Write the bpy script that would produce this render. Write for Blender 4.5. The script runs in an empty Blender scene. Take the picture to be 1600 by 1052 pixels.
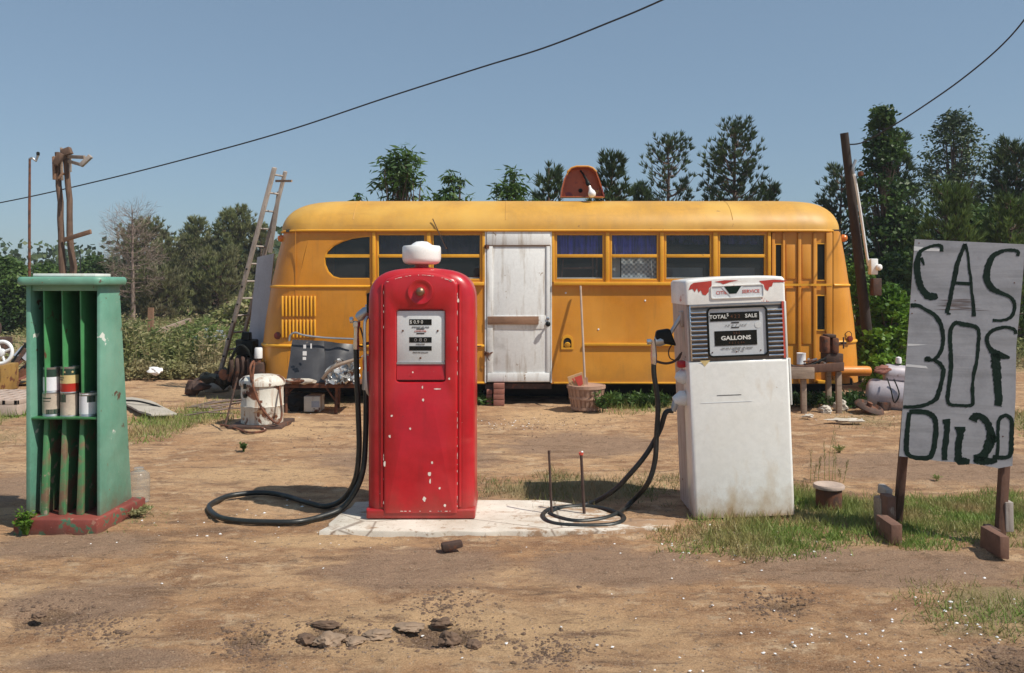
import bpy, bmesh, math, random
import numpy as np
from mathutils import Vector, Matrix, noise as mnoise
R=math.radians
random.seed(7); rng=np.random.default_rng(11)
SC=bpy.context.scene; COL=SC.collection
EYE=1.5; F=1350.0; HY=438.0
def W(px,py,d): return Vector(((px-800)/F*d, d, EYE-(py-HY)/F*d))
def gd(py,z=0.0): return (EYE-z)*F/(py-HY)
def G(px,py,z=0.0):
    d=gd(py,z); return Vector(((px-800)/F*d,d,z))
ORG={}
def tag(o,label=None,cat=None,group=None,kind=None):
    if label: o['label']=label
    if cat: o['category']=cat
    if group: o['group']=group
    if kind: o['kind']=kind
    return o
def T(name,label,cat,loc=(0,0,0),group=None):
    o=bpy.data.objects.new(name,None); COL.objects.link(o); o.location=loc
    o.empty_display_size=.1; ORG[o.name]=Vector(loc)
    return tag(o,label,cat,group)
def finish(me,name,mat,parent=None,origin=None,smooth=None):
    o=bpy.data.objects.new(name,me); COL.objects.link(o)
    if mat: me.materials.append(mat)
    og=ORG[parent.name] if parent is not None else Vector(origin or (0,0,0))
    if og.length>0: me.transform(Matrix.Translation(-og))
    if parent is not None: o.parent=parent
    else: o.location=og
    ORG[o.name]=og
    if smooth is not None:
        me.shade_smooth(); me.set_sharp_from_angle(angle=R(smooth))
    return o
def catmull(P,k=6,closed=False):
    P=[Vector(p) for p in P]; out=[]; n=len(P)
    if n<3: return P
    for i in range(n if closed else n-1):
        if closed: a,b,c,d=P[(i-1)%n],P[i],P[(i+1)%n],P[(i+2)%n]
        else: a,b,c,d=P[max(i-1,0)],P[i],P[i+1],P[min(i+2,n-1)]
        for j in range(k):
            t=j/k; out.append(.5*((2*b)+(c-a)*t+(2*a-5*b+4*c-d)*t*t+(3*b-a-3*c+d)*t**3))
    if not closed: out.append(P[-1])
    return out
def cross_loop(poly,c,angs):
    out=[]; n=len(poly)
    for a in angs:
        dx,dy=math.cos(a),math.sin(a); best=None
        for i in range(n):
            x1,y1=poly[i][0]-c[0],poly[i][1]-c[1]; x2,y2=poly[(i+1)%n][0]-c[0],poly[(i+1)%n][1]-c[1]
            ex,ey=x2-x1,y2-y1; den=dx*ey-dy*ex
            if abs(den)<1e-12: continue
            t=(x1*ey-y1*ex)/den; s=(x1*dy-y1*dx)/den
            if t>0 and -1e-6<=s<=1+1e-6 and (best is None or t>best): best=t
        out.append((c[0]+dx*best,c[1]+dy*best))
    return out
def rrect(x0,x1,z0,z1,r,n=5):
    o=[]
    for cx,cz,a0 in ((x1-r,z1-r,0),(x0+r,z1-r,90),(x0+r,z0+r,180),(x1-r,z0+r,270)):
        for i in range(n+1):
            a=R(a0+90*i/n); o.append((cx+r*math.cos(a),cz+r*math.sin(a)))
    return o
class MB:
    def __init__(s): s.v=[]; s.f=[]; s.sm=[]
    def add(s,vs,fs):
        b=len(s.v); s.v+= [tuple(v) for v in vs]; s.f+=[tuple(b+i for i in f) for f in fs]; return s
    def box(s,x0,x1,y0,y1,z0,z1):
        return s.add([(x0,y0,z0),(x1,y0,z0),(x1,y1,z0),(x0,y1,z0),(x0,y0,z1),(x1,y0,z1),(x1,y1,z1),(x0,y1,z1)],
         [(0,3,2,1),(4,5,6,7),(0,1,5,4),(1,2,6,5),(2,3,7,6),(3,0,4,7)])
    def hexa(s,b,t):
        return s.add(list(b)+list(t),[(3,2,1,0),(4,5,6,7),(0,1,5,4),(1,2,6,5),(2,3,7,6),(3,0,4,7)])
    def bar(s,p,q,w,h,up=(0,0,1)):
        p=Vector(p);q=Vector(q);d=(q-p).normalized(); u=Vector(up)
        if abs(d.dot(u))>.95: u=Vector((0,1,0))
        a=d.cross(u).normalized()*w/2; b=a.cross(d).normalized()*h/2
        return s.hexa([p-a-b,p+a-b,p+a+b,p-a+b],[q-a-b,q+a-b,q+a+b,q-a+b])
    def tube(s,P,r,n=10,cap=True,closed=False):
        P=[Vector(p) for p in P]; m=len(P); rr=r if hasattr(r,'__len__') else [r]*m
        vs=[];fs=[]; N=None
        for i,p in enumerate(P):
            if closed: t=P[(i+1)%m]-P[i-1]
            else: t=P[min(i+1,m-1)]-P[max(i-1,0)]
            t=t.normalized()
            if N is None:
                N=t.orthogonal().normalized()
            N=(N-t*N.dot(t)); N=N.normalized() if N.length>1e-6 else t.orthogonal().normalized()
            B=t.cross(N)
            for j in range(n):
                a=2*math.pi*j/n; vs.append(p+(N*math.cos(a)+B*math.sin(a))*rr[i])
        for i in range(m if closed else m-1):
            k=(i+1)%m
            for j in range(n): fs.append((i*n+j,i*n+(j+1)%n,k*n+(j+1)%n,k*n+j))
        if cap and not closed: fs.append(tuple(range(n-1,-1,-1))); fs.append(tuple((m-1)*n+j for j in range(n)))
        return s.add(vs,fs)
    def lathe(s,prof,c=(0,0,0),n=24,axis=(0,0,1),sx=1,sy=1):
        ax=Vector(axis).normalized(); q=Vector((0,0,1)).rotation_difference(ax); c=Vector(c)
        vs=[];fs=[];m=len(prof)
        for r,z in prof:
            r=max(r,1e-4)
            for j in range(n):
                a=2*math.pi*j/n; vs.append(c+q@Vector((r*sx*math.cos(a),r*sy*math.sin(a),z)))
        for i in range(m-1):
            for j in range(n): fs.append((i*n+j,i*n+(j+1)%n,(i+1)*n+(j+1)%n,(i+1)*n+j))
        fs.append(tuple(range(n-1,-1,-1))); fs.append(tuple((m-1)*n+j for j in range(n)))
        return s.add(vs,fs)
    def layers(s,L,cap0=True,cap1=True,close=True):
        n=len(L[0]); vs=[p for l in L for p in l]; fs=[]
        for i in range(len(L)-1):
            for j in range(n if close else n-1):
                k=(j+1)%n; fs.append((i*n+j,i*n+k,(i+1)*n+k,(i+1)*n+j))
        if cap0: fs.append(tuple(range(n-1,-1,-1)))
        if cap1: fs.append(tuple((len(L)-1)*n+j for j in range(n)))
        return s.add(vs,fs)
    def prism(s,O,y0,y1): return s.layers([[(x,y0,z) for x,z in O],[(x,y1,z) for x,z in O]])
    def rprism(s,O,y0,y1,r,seg=5,keepbot=True,front=True,back=True,cap0=True):
        xs=[p[0] for p in O]; zs=[p[1] for p in O]; cx=(min(xs)+max(xs))/2; hw=(max(xs)-min(xs))/2
        pz=min(zs) if keepbot else (min(zs)+max(zs))/2; hz=(max(zs)-pz)
        def sc(i): return [(cx+(x-cx)*(1-i/hw),pz+(z-pz)*(1-i/hz)) for x,z in O]
        L=[]
        if front:
            for k in range(seg):
                a=math.pi/2*k/seg; L.append((y0+r-r*math.cos(a),r-r*math.sin(a)))
        L.append((y0+(r if front else 0),0)); L.append((y1-(r if back else 0),0))
        if back:
            for k in range(1,seg+1):
                a=math.pi/2*k/seg; L.append((y1-r+r*math.sin(a),r*(1-math.cos(a))))
        return s.layers([[(x,y,z) for x,z in sc(i)] for y,i in L],cap0=cap0)
    def ringfill(s,outer,inner,c,y0,y1=None,steps=None,extra=48):
        """annulus between two outlines in the XZ plane, then inner walls through 'steps' [(scale,y)]"""
        ang=set()
        for P in (outer,inner):
            for x,z in P: ang.add(round(math.atan2(z-c[1],x-c[0]),5))
        for i in range(extra): ang.add(round(-math.pi+2*math.pi*i/extra,5))
        ang=sorted(ang); A=[ang[0]]
        for a in ang[1:]:
            if a-A[-1]>1e-3: A.append(a)
        if A[-1]-A[0]>2*math.pi-1e-3: A.pop()
        o=cross_loop(outer,c,A); i=cross_loop(inner,c,A)
        L=[[(x,y0,z) for x,z in o],[(x,y1 if y1 is not None else y0,z) for x,z in i]]
        for sc,y in (steps or []): L.append([(c[0]+(x-c[0])*sc,y,c[1]+(z-c[1])*sc) for x,z in i])
        return s.layers(L,cap0=False,cap1=False)
    def build(s,name,mat,parent=None,origin=None,smooth=35,bevel=0,bseg=2):
        me=bpy.data.meshes.new(name); me.from_pydata(s.v,[],s.f)
        bm=bmesh.new(); bm.from_mesh(me)
        bmesh.ops.recalc_face_normals(bm,faces=bm.faces)
        if bevel:
            es=[e for e in bm.edges if len(e.link_faces)==2 and e.calc_face_angle(0)>R(35)]
            bmesh.ops.bevel(bm,geom=es,offset=bevel,segments=bseg,profile=.5,affect='EDGES',clamp_overlap=True)
        bm.to_mesh(me); bm.free()
        return finish(me,name,mat,parent,origin,smooth)
def jitter(o,amt,sc=3):
    for v in o.data.vertices:
        n=mnoise.noise_vector(v.co*sc); v.co+=n*amt
    return o
def rock(c,s,seed,sub=3,rough=.35):
    bm=bmesh.new(); bmesh.ops.create_icosphere(bm,subdivisions=sub,radius=1)
    off=Vector((seed*7.3,seed*3.1,seed))
    for v in bm.verts:
        p=v.co.normalized(); k=1+rough*mnoise.noise(p*1.3+off)+rough*.5*mnoise.noise(p*3.1+off)+rough*.2*mnoise.noise(p*7+off)
        v.co=Vector((p.x*s[0],p.y*s[1],p.z*s[2]))*k+Vector(c)
    m=MB(); m.v=[tuple(v.co) for v in bm.verts]; m.f=[tuple(v.index for v in f.verts) for f in bm.faces]; bm.free(); return m
def text_mesh(name,body,mat,parent,loc,size,rotx=90,roty=0,ext=.0008,width=1.0,bold=0.0,align='CENTER',matrix=None,origin=None):
    cu=bpy.data.curves.new(name,'FONT'); cu.body=body; cu.size=size; cu.extrude=ext; cu.align_x=align; cu.align_y='CENTER'; cu.offset=bold; cu.resolution_u=2
    o=bpy.data.objects.new(name+'_tmp',cu); COL.objects.link(o)
    bpy.context.view_layer.update()
    me=bpy.data.meshes.new_from_object(o.evaluated_get(bpy.context.evaluated_depsgraph_get()))
    bpy.data.objects.remove(o); bpy.data.curves.remove(cu)
    me.name=name
    M=matrix or (Matrix.Translation(loc)@Matrix.Rotation(R(roty),4,'Y')@Matrix.Rotation(R(rotx),4,'X')@Matrix.Diagonal((width,1,1,1)))
    me.transform(M); me.materials.clear()
    return finish(me,name,mat,parent,origin)
# ---------------------------------------------------------------- materials
def N(nt,t,**k):
    n=nt.nodes.new(t)
    for a,b in k.items():
        if a=='i':
            for x,y in b.items(): n.inputs[x].default_value=y
        else: setattr(n,a,b)
    return n
def ramp(nt,src,p0,p1,c0=(0,0,0,1),c1=(1,1,1,1)):
    r=N(nt,'ShaderNodeValToRGB'); r.color_ramp.elements[0].position=p0; r.color_ramp.elements[1].position=p1
    r.color_ramp.elements[0].color=c0; r.color_ramp.elements[1].color=c1
    nt.links.new(src,r.inputs[0]); return r.outputs[0]
def mix(nt,fac,a,b,bt='MIX'):
    m=N(nt,'ShaderNodeMix',data_type='RGBA',blend_type=bt)
    for s,x in ((0,fac),(6,a),(7,b)):
        if hasattr(x,'is_linked') or hasattr(x,'links'): nt.links.new(x,m.inputs[s])
        else: m.inputs[s].default_value=(x if s==0 else (tuple(x)+(1,))[:4])
    return m.outputs[2]
def noiz(nt,vec,scale,detail=4,rough=.55,stretch=None,dist=0):
    if stretch:
        mp=N(nt,'ShaderNodeMapping'); mp.inputs['Scale'].default_value=stretch; nt.links.new(vec,mp.inputs[0]); vec=mp.outputs[0]
    n=N(nt,'ShaderNodeTexNoise',i={'Scale':scale,'Detail':detail,'Roughness':rough,'Distortion':dist}); nt.links.new(vec,n.inputs[0]); return n.outputs[0]
def newmat(name):
    m=bpy.data.materials.new(name); m.use_nodes=True; nt=m.node_tree; b=nt.nodes['Principled BSDF']
    tc=N(nt,'ShaderNodeTexCoord'); return m,nt,b,tc.outputs['Object']
def pm(name,c,rough=.5,var=.18,vs=3,metal=0,chips=(),streaks=(),bump=(40,.15),coat=0,spec=.5,rv=.15,low=None,dent=None,fade=None):
    """paint / wood / metal: mottled base colour, chips (color,scale,lo,hi) and streaks (color,stretch,scale,lo,hi,amount)"""
    m,nt,b,v=newmat(name); L=nt.links
    n=noiz(nt,v,vs,6,.6); f=ramp(nt,n,.3,.7)
    dark=tuple(x*(1-var) for x in c); lite=tuple(min(1,x*(1+var*.7)) for x in c)
    col=mix(nt,f,dark,lite)
    fine=ramp(nt,noiz(nt,v,vs*14,3,.6),.35,.65); col=mix(nt,.12,col,mix(nt,fine,tuple(x*.6 for x in c),tuple(min(1,x*1.25) for x in c)))
    for (sc_,st,scale,lo,hi,am) in streaks:
        k=ramp(nt,noiz(nt,v,scale,5,.65,stretch=st),lo,hi); mm=N(nt,'ShaderNodeMath',operation='MULTIPLY',i={1:am}); L.new(k,mm.inputs[0]); col=mix(nt,mm.outputs[0],col,sc_)
    if fade: col=mix(nt,ramp(nt,noiz(nt,v,fade[1],4,.5),.45,.7),col,fade[0])
    if low:
        for (lc,za,zb_,am,ls) in low:
            sx=N(nt,'ShaderNodeSeparateXYZ'); L.new(v,sx.inputs[0]); g=N(nt,'ShaderNodeMapRange',i={1:za,2:zb_,3:1,4:0}); L.new(sx.outputs[2],g.inputs[0])
            q=N(nt,'ShaderNodeMath',operation='MULTIPLY_ADD',i={1:1.5,2:-.95}); L.new(noiz(nt,v,ls,7,.7,stretch=(1,1,.7)),q.inputs[0])
            a=N(nt,'ShaderNodeMath',operation='ADD'); L.new(g.outputs[0],a.inputs[0]); L.new(q.outputs[0],a.inputs[1])
            k=ramp(nt,a.outputs[0],.25,.85); mm=N(nt,'ShaderNodeMath',operation='MULTIPLY',i={1:am}); L.new(k,mm.inputs[0]); col=mix(nt,mm.outputs[0],col,lc)
    rr=None
    for (cc,scale,lo,hi) in chips:
        k=ramp(nt,noiz(nt,v,scale,7,.62,dist=.4),lo,hi); col=mix(nt,k,col,cc); rr=k
    L.new(col,b.inputs['Base Color'])
    b.inputs['Metallic'].default_value=metal; b.inputs['Specular IOR Level'].default_value=spec; b.inputs['Coat Weight'].default_value=coat; b.inputs['Coat Roughness'].default_value=.15
    mr=N(nt,'ShaderNodeMapRange',i={3:max(.03,rough-rv),4:min(1,rough+rv)}); L.new(noiz(nt,v,vs*2.3,5),mr.inputs[0]); L.new(mr.outputs[0],b.inputs['Roughness'])
    if bump:
        bp=N(nt,'ShaderNodeBump',i={'Strength':bump[1],'Distance':.004}); L.new(noiz(nt,v,bump[0],5,.6),bp.inputs['Height'])
        if dent:
            b2=N(nt,'ShaderNodeBump',i={'Strength':1,'Distance':dent[1]}); L.new(noiz(nt,v,dent[0],2,.5),b2.inputs['Height']); L.new(b2.outputs[0],bp.inputs['Normal'])
        L.new(bp.outputs[0],b.inputs['Normal'])
    return m
def glassmat(name,tint,refl=.9,rough=.02):
    m=bpy.data.materials.new(name); m.use_nodes=True; nt=m.node_tree; nt.nodes.clear()
    o=N(nt,'ShaderNodeOutputMaterial'); t=N(nt,'ShaderNodeBsdfTransparent',i={0:tint+(1,)}); g=N(nt,'ShaderNodeBsdfGlossy',i={'Roughness':rough})
    g.inputs[0].default_value=(refl,refl,refl,1)
    lw=N(nt,'ShaderNodeLayerWeight',i={0:.5}); pw=N(nt,'ShaderNodeMath',operation='POWER',i={1:5.0}); nt.links.new(lw.outputs[1],pw.inputs[0]); f=N(nt,'ShaderNodeMath',operation='MULTIPLY_ADD',i={1:.9,2:.045}); nt.links.new(pw.outputs[0],f.inputs[0]); mx=N(nt,'ShaderNodeMixShader')
    nt.links.new(f.outputs[0],mx.inputs[0]); nt.links.new(t.outputs[0],mx.inputs[1]); nt.links.new(g.outputs[0],mx.inputs[2]); nt.links.new(mx.outputs[0],o.inputs[0])
    return m
def leafmat(name,c0,c1,c2=None,trans=.25,rough=.5,sc=.6):
    m,nt,b,v=newmat(name); L=nt.links
    g=N(nt,'ShaderNodeNewGeometry'); col=mix(nt,g.outputs['Random Per Island'],c0,c1)
    k=ramp(nt,noiz(nt,v,sc,3),.42,.62); col=mix(nt,k,col,c2 or tuple(x*.7 for x in c0))
    L.new(col,b.inputs['Base Color']); b.inputs['Roughness'].default_value=rough; b.inputs['Specular IOR Level'].default_value=.3
    tr=N(nt,'ShaderNodeBsdfTranslucent'); L.new(col,tr.inputs[0]); mx=N(nt,'ShaderNodeMixShader',i={0:trans})
    out=nt.nodes['Material Output']; L.new(b.outputs[0],mx.inputs[1]); L.new(tr.outputs[0],mx.inputs[2]); L.new(mx.outputs[0],out.inputs[0])
    return m
RUST=(.13,.045,.02); BARE=(.55,.5,.45)
M={}
M['bus']=pm('bus_paint',(.60,.235,.014),.42,.12,1.3,chips=((( .16,.07,.02),5,.70,.73),),streaks=(((.50,.19,.02),(3,3,.6),2,.45,.75,.6),((.22,.11,.03),(9,9,.7),2,.56,.78,.5)),bump=(6,.12),coat=.12,dent=(1.6,.022),fade=((.66,.30,.04),1.1),low=(((.30,.14,.04),.15,.75,.55,4),))
M['busroof']=pm('bus_roof_sunlit_paint',(.60,.315,.05),.5,.14,1.2,chips=(((.25,.12,.04),6,.68,.74),),streaks=(((.45,.25,.06),(4,1,1),2,.45,.75,.6),((.3,.16,.05),(.5,.5,5),2,.56,.8,.5)),bump=(5,.12),dent=(1.2,.018),fade=((.66,.39,.08),1.6))  # yellow made paler than the walls, painting in sun on the roof
M['bustrim']=pm('bus_trim_paint',(.74,.36,.025),.45,.15,4,chips=(((.2,.09,.03),14,.68,.72),),bump=(20,.1))
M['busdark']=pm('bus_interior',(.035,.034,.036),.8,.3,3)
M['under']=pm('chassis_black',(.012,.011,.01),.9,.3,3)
M['glass']=glassmat('window_glass',(.80,.84,.84),1.0,.03)
def pale_veil(m,c,f,sc=None):
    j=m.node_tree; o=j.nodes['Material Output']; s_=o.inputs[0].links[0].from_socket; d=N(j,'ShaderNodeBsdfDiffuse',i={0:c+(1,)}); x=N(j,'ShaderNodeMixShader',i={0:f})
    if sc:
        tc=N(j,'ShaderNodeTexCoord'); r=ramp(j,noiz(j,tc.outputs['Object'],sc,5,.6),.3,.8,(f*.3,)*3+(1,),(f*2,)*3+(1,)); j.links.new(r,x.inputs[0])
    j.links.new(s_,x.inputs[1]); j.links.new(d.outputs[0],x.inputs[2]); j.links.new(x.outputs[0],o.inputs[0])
pale_veil(M['glass'],(.42,.44,.46),.035,3)  # dusty grey mixed into the panes in place of missing reflections
M['jar']=glassmat('jar_glass',(.96,.97,.96),.5,.05)
pale_veil(M['jar'],(.6,.62,.58),.16)
M['curtain']=pm('blue_curtain',(.07,.07,.55),.9,.35,9,streaks=(((.01,.01,.06),(14,14,.6),2,.45,.6,.7),))
M['doorwhite']=pm('door_paint',(.76,.77,.76),.6,.06,2,chips=(((.33,.25,.18),8,.66,.68),),streaks=(((.40,.34,.27),(7,7,.8),2.2,.52,.74,.85),((.3,.28,.25),(1,1,1),1.6,.62,.75,.5)),bump=(25,.2))
M['oldwood']=pm('weathered_board',(.33,.25,.19),.8,.3,6,streaks=(((.12,.08,.06),(1,14,14),3,.5,.7,.7),),bump=(30,.6))
M['brownwood']=pm('brown_board',(.27,.15,.09),.8,.3,5,streaks=(((.12,.07,.05),(1,14,14),3,.5,.7,.7),),bump=(30,.5))
M['greywood']=pm('grey_wood',(.36,.32,.29),.85,.25,5,streaks=(((.16,.12,.10),(16,16,1),3,.5,.7,.7),),bump=(40,.6))
M['red']=pm('red_enamel',(.44,.006,.015),.33,.12,2.2,chips=(((.75,.6,.5),34,.70,.71),),streaks=(((.22,.008,.01),(6,6,1),2.5,.5,.8,.6),((.55,.12,.10),(1,1,4),3,.62,.8,.35)),bump=(14,.14),coat=.12,dent=(5,.012),fade=((.50,.03,.035),2.3),low=(((.20,.05,.03),-.02,.35,.6,9),))
M['redtrim']=pm('red_edge_enamel',(.47,.007,.015),.33,.12,2.5,chips=(((.12,.01,.01),22,.69,.71),),bump=(16,.18),coat=.12,dent=(5,.010),fade=((.50,.03,.035),2.3),streaks=(((.24,.008,.01),(6,6,1),2.5,.5,.8,.6),),low=(((.20,.05,.03),-.02,.3,.6,9),))
M['white']=pm('white_enamel',(.80,.80,.77),.36,.05,2,chips=(((.35,.22,.10),40,.72,.74),),streaks=(((.55,.42,.26),(3,3,1),2.2,.56,.76,.55),((.62,.60,.52),(1,1,1),2,.45,.7,.4)),bump=(12,.06),coat=.25,dent=(2,.004),low=(((.42,.27,.12),-.05,.40,.75,7),((.25,.13,.06),-.02,.10,.8,14)))
M['dial']=pm('dial_white',(.78,.81,.82),.4,.08,6)
M['dialw']=pm('dial_silver',(.70,.74,.77),.4,.06,6)
M['black']=pm('black_paint',(.008,.010,.009),.5,.2,6,spec=.2)
M['rubber']=pm('hose_rubber',(.016,.019,.018),.42,.3,7,streaks=(((.10,.09,.07),(3,3,3),4,.55,.75,.6),),bump=(50,.2))
M['chrome']=pm('worn_chrome',(.62,.63,.65),.22,.15,9,metal=1,chips=(((.2,.12,.08),30,.66,.72),),bump=(30,.15))
M['alu']=pm('dull_aluminium',(.48,.49,.50),.42,.2,9,metal=.85,chips=(((.2,.15,.1),25,.66,.74),))
M['globe']=pm('milk_glass',(.86,.86,.84),.25,.03,8,coat=.3,bump=None)
M['brass']=pm('brass_button',(.32,.20,.13),.4,.2,20,metal=.8)
M['rust']=pm('rusty_iron',(.16,.06,.03),.85,.4,9,chips=(((.07,.035,.025),14,.5,.6),),bump=(60,.6))
M['darkrust']=pm('dark_rusty_iron',(.07,.04,.03),.8,.4,9,chips=(((.16,.06,.03),12,.55,.65),),bump=(60,.6))
M['txtw']=pm('painted_white_lettering',(.85,.86,.82),.5,.05,20,bump=None)
M['txtr']=pm('faded_red_lettering',(.62,.09,.06),.5,.2,30,bump=None)
M['txtb']=pm('black_lettering',(.02,.02,.02),.5,.1,20,bump=None)
M['green']=pm('rack_green_paint',(.12,.31,.225),.48,.12,3.5,chips=(((.22,.15,.09),24,.68,.70),((.62,.66,.6),5,.655,.665),((.10,.06,.04),11,.665,.68),((.55,.60,.54),40,.70,.72)),streaks=(((.10,.22,.16),(5,5,.7),2.5,.5,.8,.6),),bump=(25,.3),coat=.05,dent=(6,.01),fade=((.19,.38,.29),2.4),low=(((.16,.12,.07),.05,.35,.7,8),))
M['greenshade']=pm('rack_shaded_green_paint',(.030,.15,.05),.5,.25,3,chips=(((.13,.05,.03),9,.60,.68),((.02,.03,.02),40,.69,.71)),streaks=(((.012,.035,.02),(5,5,.9),3,.5,.7,.6),),bump=(25,.25))  # dirty green darkened further for the shade inside the rack
M['rustgreen']=pm('rusted_divider_paint',(.23,.15,.09),.7,.35,6,chips=(((.07,.22,.09),6,.42,.52),((.36,.3,.22),12,.6,.66)),bump=(30,.4))
M['base']=pm('red_base_paint',(.20,.045,.033),.7,.35,6,low=(((.16,.10,.07),-.03,.09,.8,9),),chips=(((.05,.14,.08),12,.585,.63),((.30,.14,.10),20,.62,.66)),bump=(30,.5))
M['board']=pm('sign_silver_paint',(.35,.352,.375),.48,.28,5,metal=.15,chips=(((.12,.08,.07),9,.70,.76),),streaks=(((.48,.48,.49),(.7,1,16),3.5,.62,.74,.6),((.19,.19,.19),(.6,1,7),2.5,.46,.72,.7),((.24,.23,.23),(1,1,1),5,.5,.7,.4)),bump=(10,.3))
M['scuff']=pm('smeared_paint',(.14,.12,.12),.7,.5,9,streaks=(((.30,.30,.31),(1,1,12),5,.45,.6,.9),))
M['darkgreen']=pm('dark_green_brush_paint',(.004,.016,.010),.7,.4,12,bump=(60,.4),spec=.2)
M['post']=pm('sign_post_wood',(.12,.06,.04),.8,.3,7,streaks=(((.04,.02,.015),(14,14,1),3,.5,.7,.7),),bump=(40,.6))
M['brick']=pm('red_brick',(.28,.115,.085),.85,.25,14,chips=(((.45,.38,.33),11,.62,.70),),bump=(50,.7))
M['concrete']=pm('old_concrete',(.42,.38,.32),.9,.2,4,chips=(((.20,.16,.12),7,.62,.70),),bump=(40,.8))
M['block']=pm('concrete_block',(.46,.36,.30),.9,.2,8,bump=(70,.8))
M['rustwhite']=pm('chipped_white_paint',(.62,.60,.53),.6,.15,5,chips=((RUST,5.5,.56,.60),((.35,.22,.13),9,.60,.64)),streaks=(((.33,.17,.09),(8,8,.7),2,.55,.7,.8),),bump=(30,.5))
M['carblack']=pm('black_car_paint',(.05,.05,.055),.34,.3,4,chips=(((.20,.16,.13),8,.66,.72),),bump=(5,.3),spec=.35)
M['basket']=pm('basket_splint',(.40,.25,.18),.8,.2,12,streaks=(((.2,.11,.08),(16,16,1),3,.5,.7,.7),),bump=(40,.5))
M['cardboard']=pm('tan_cardboard',(.50,.31,.16),.8,.2,8)
M['divider']=pm('divider_sunlit_green',(.07,.27,.10),.5,.3,5,chips=(((.13,.05,.03),9,.60,.66),),bump=(25,.25))  # brighter green, painting in the sunlit strips of the dividers
M['oldbrick']=pm('dirty_old_brick',(.17,.088,.06),.9,.3,12,chips=(((.30,.24,.19),9,.60,.68),((.05,.035,.03),13,.62,.68)),bump=(45,.9))
M['rag']=pm('grubby_cloth',(.52,.47,.40),.9,.25,14,chips=(((.3,.22,.15),12,.6,.7),),bump=(40,.6))
M['redprint']=pm('red_print',(.5,.06,.04),.7,.2,8)
M['tank']=pm('silver_tank_paint',(.48,.44,.47),.42,.2,5,chips=((RUST,6,.60,.68),),bump=(12,.2),metal=.2)
M['yellow']=pm('old_yellow_paint',(.30,.18,.05),.7,.25,6,chips=((RUST,10,.58,.62),))
M['papr']=pm('white_litter',(.80,.80,.80),.7,.1,20)
M['pole']=pm('creosote_pole',(.035,.024,.02),.9,.35,5,streaks=(((.02,.015,.012),(10,10,.5),3,.5,.7,.8),),bump=(30,.8))
M['log']=pm('peeled_log',(.15,.09,.06),.9,.35,5,streaks=(((.05,.03,.02),(8,8,.6),3,.5,.7,.8),),bump=(25,.9))
M['wire']=pm('black_wire',(.02,.022,.028),.7,.1,5,bump=None)
M['signor']=pm('orange_sign_metal',(.42,.10,.03),.42,.3,5,chips=(((.16,.02,.02),5,.52,.60),((.6,.3,.04),9,.62,.66)),coat=.2)
M['orangeedge']=pm('yellow_edge_paint',(.7,.33,.06),.5,.2,6)
M['canw']=pm('white_label',(.74,.76,.80),.55,.06,12,bump=None)
M['cang']=pm('dark_green_can',(.02,.05,.035),.4,.2,12)
M['canr']=pm('red_can_band',(.38,.02,.01),.4,.2,14,chips=(((.2,.07,.03),30,.62,.66),))
M['cany']=pm('cream_can_band',(.62,.48,.22),.45,.15,14,chips=(((.3,.14,.05),30,.64,.67),))
M['canr2']=pm('rusted_can_label',(.50,.42,.34),.6,.3,9,chips=(((.22,.09,.05),9,.56,.66),))
M['orangelamp']=pm('amber_lamp',(.62,.16,.01),.2,.1,10,coat=.5)
M['redlamp']=pm('dull_red_lamp',(.16,.02,.015),.3,.2,10)
M['blueboard']=pm('grey_blue_sheet',(.36,.40,.47),.6,.12,3,streaks=(((.24,.25,.28),(4,4,.8),2,.5,.75,.5),))
M['stone']=pm('dirt_stone',(.27,.19,.13),.95,.3,9,bump=(50,.9))
M['darkstone']=pm('dark_clod',(.14,.088,.058),.95,.35,12,bump=(50,.9))
M['bark']=pm('pine_bark',(.13,.085,.065),.95,.3,6,bump=(20,.9))
M['deadwood']=pm('dead_branches',(.24,.18,.15),.95,.2,6)
M['pineA']=leafmat('pine_needles',(.05,.085,.032),(.13,.17,.06),(.04,.068,.032))
M['pineB']=leafmat('young_pine_needles',(.09,.14,.035),(.17,.23,.06),(.045,.08,.02))
M['leafA']=leafmat('broad_leaves',(.055,.11,.025),(.12,.19,.045),(.02,.05,.012),sc=.9)
M['leafB']=leafmat('bright_shrub_leaves',(.09,.19,.02),(.17,.30,.035),(.05,.12,.015),trans=.35,sc=1.6)
M['leafC']=leafmat('long_leaves',(.06,.12,.025),(.11,.18,.04),(.04,.085,.02),trans=.3,sc=1.4)
M['pineC']=leafmat('hazed_olive_pine_needles',(.13,.16,.065),(.25,.26,.11),(.19,.17,.10),sc=.35)  # olive needles paled to paint in the haze of distance
M['weed']=leafmat('weed_leaves',(.14,.18,.055),(.27,.27,.11),(.36,.30,.17),trans=.3,sc=.9)
M['weed2']=leafmat('green_weed_leaves',(.12,.19,.05),(.22,.27,.08),(.16,.18,.07),trans=.35,sc=1.2)
M['grass']=leafmat('grass_blades',(.14,.235,.045),(.25,.32,.08),(.36,.28,.13),trans=.3,sc=1.7)
M['dry']=leafmat('dry_grass',(.28,.22,.11),(.36,.29,.16),(.16,.19,.06),trans=.2,sc=2.4)
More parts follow.
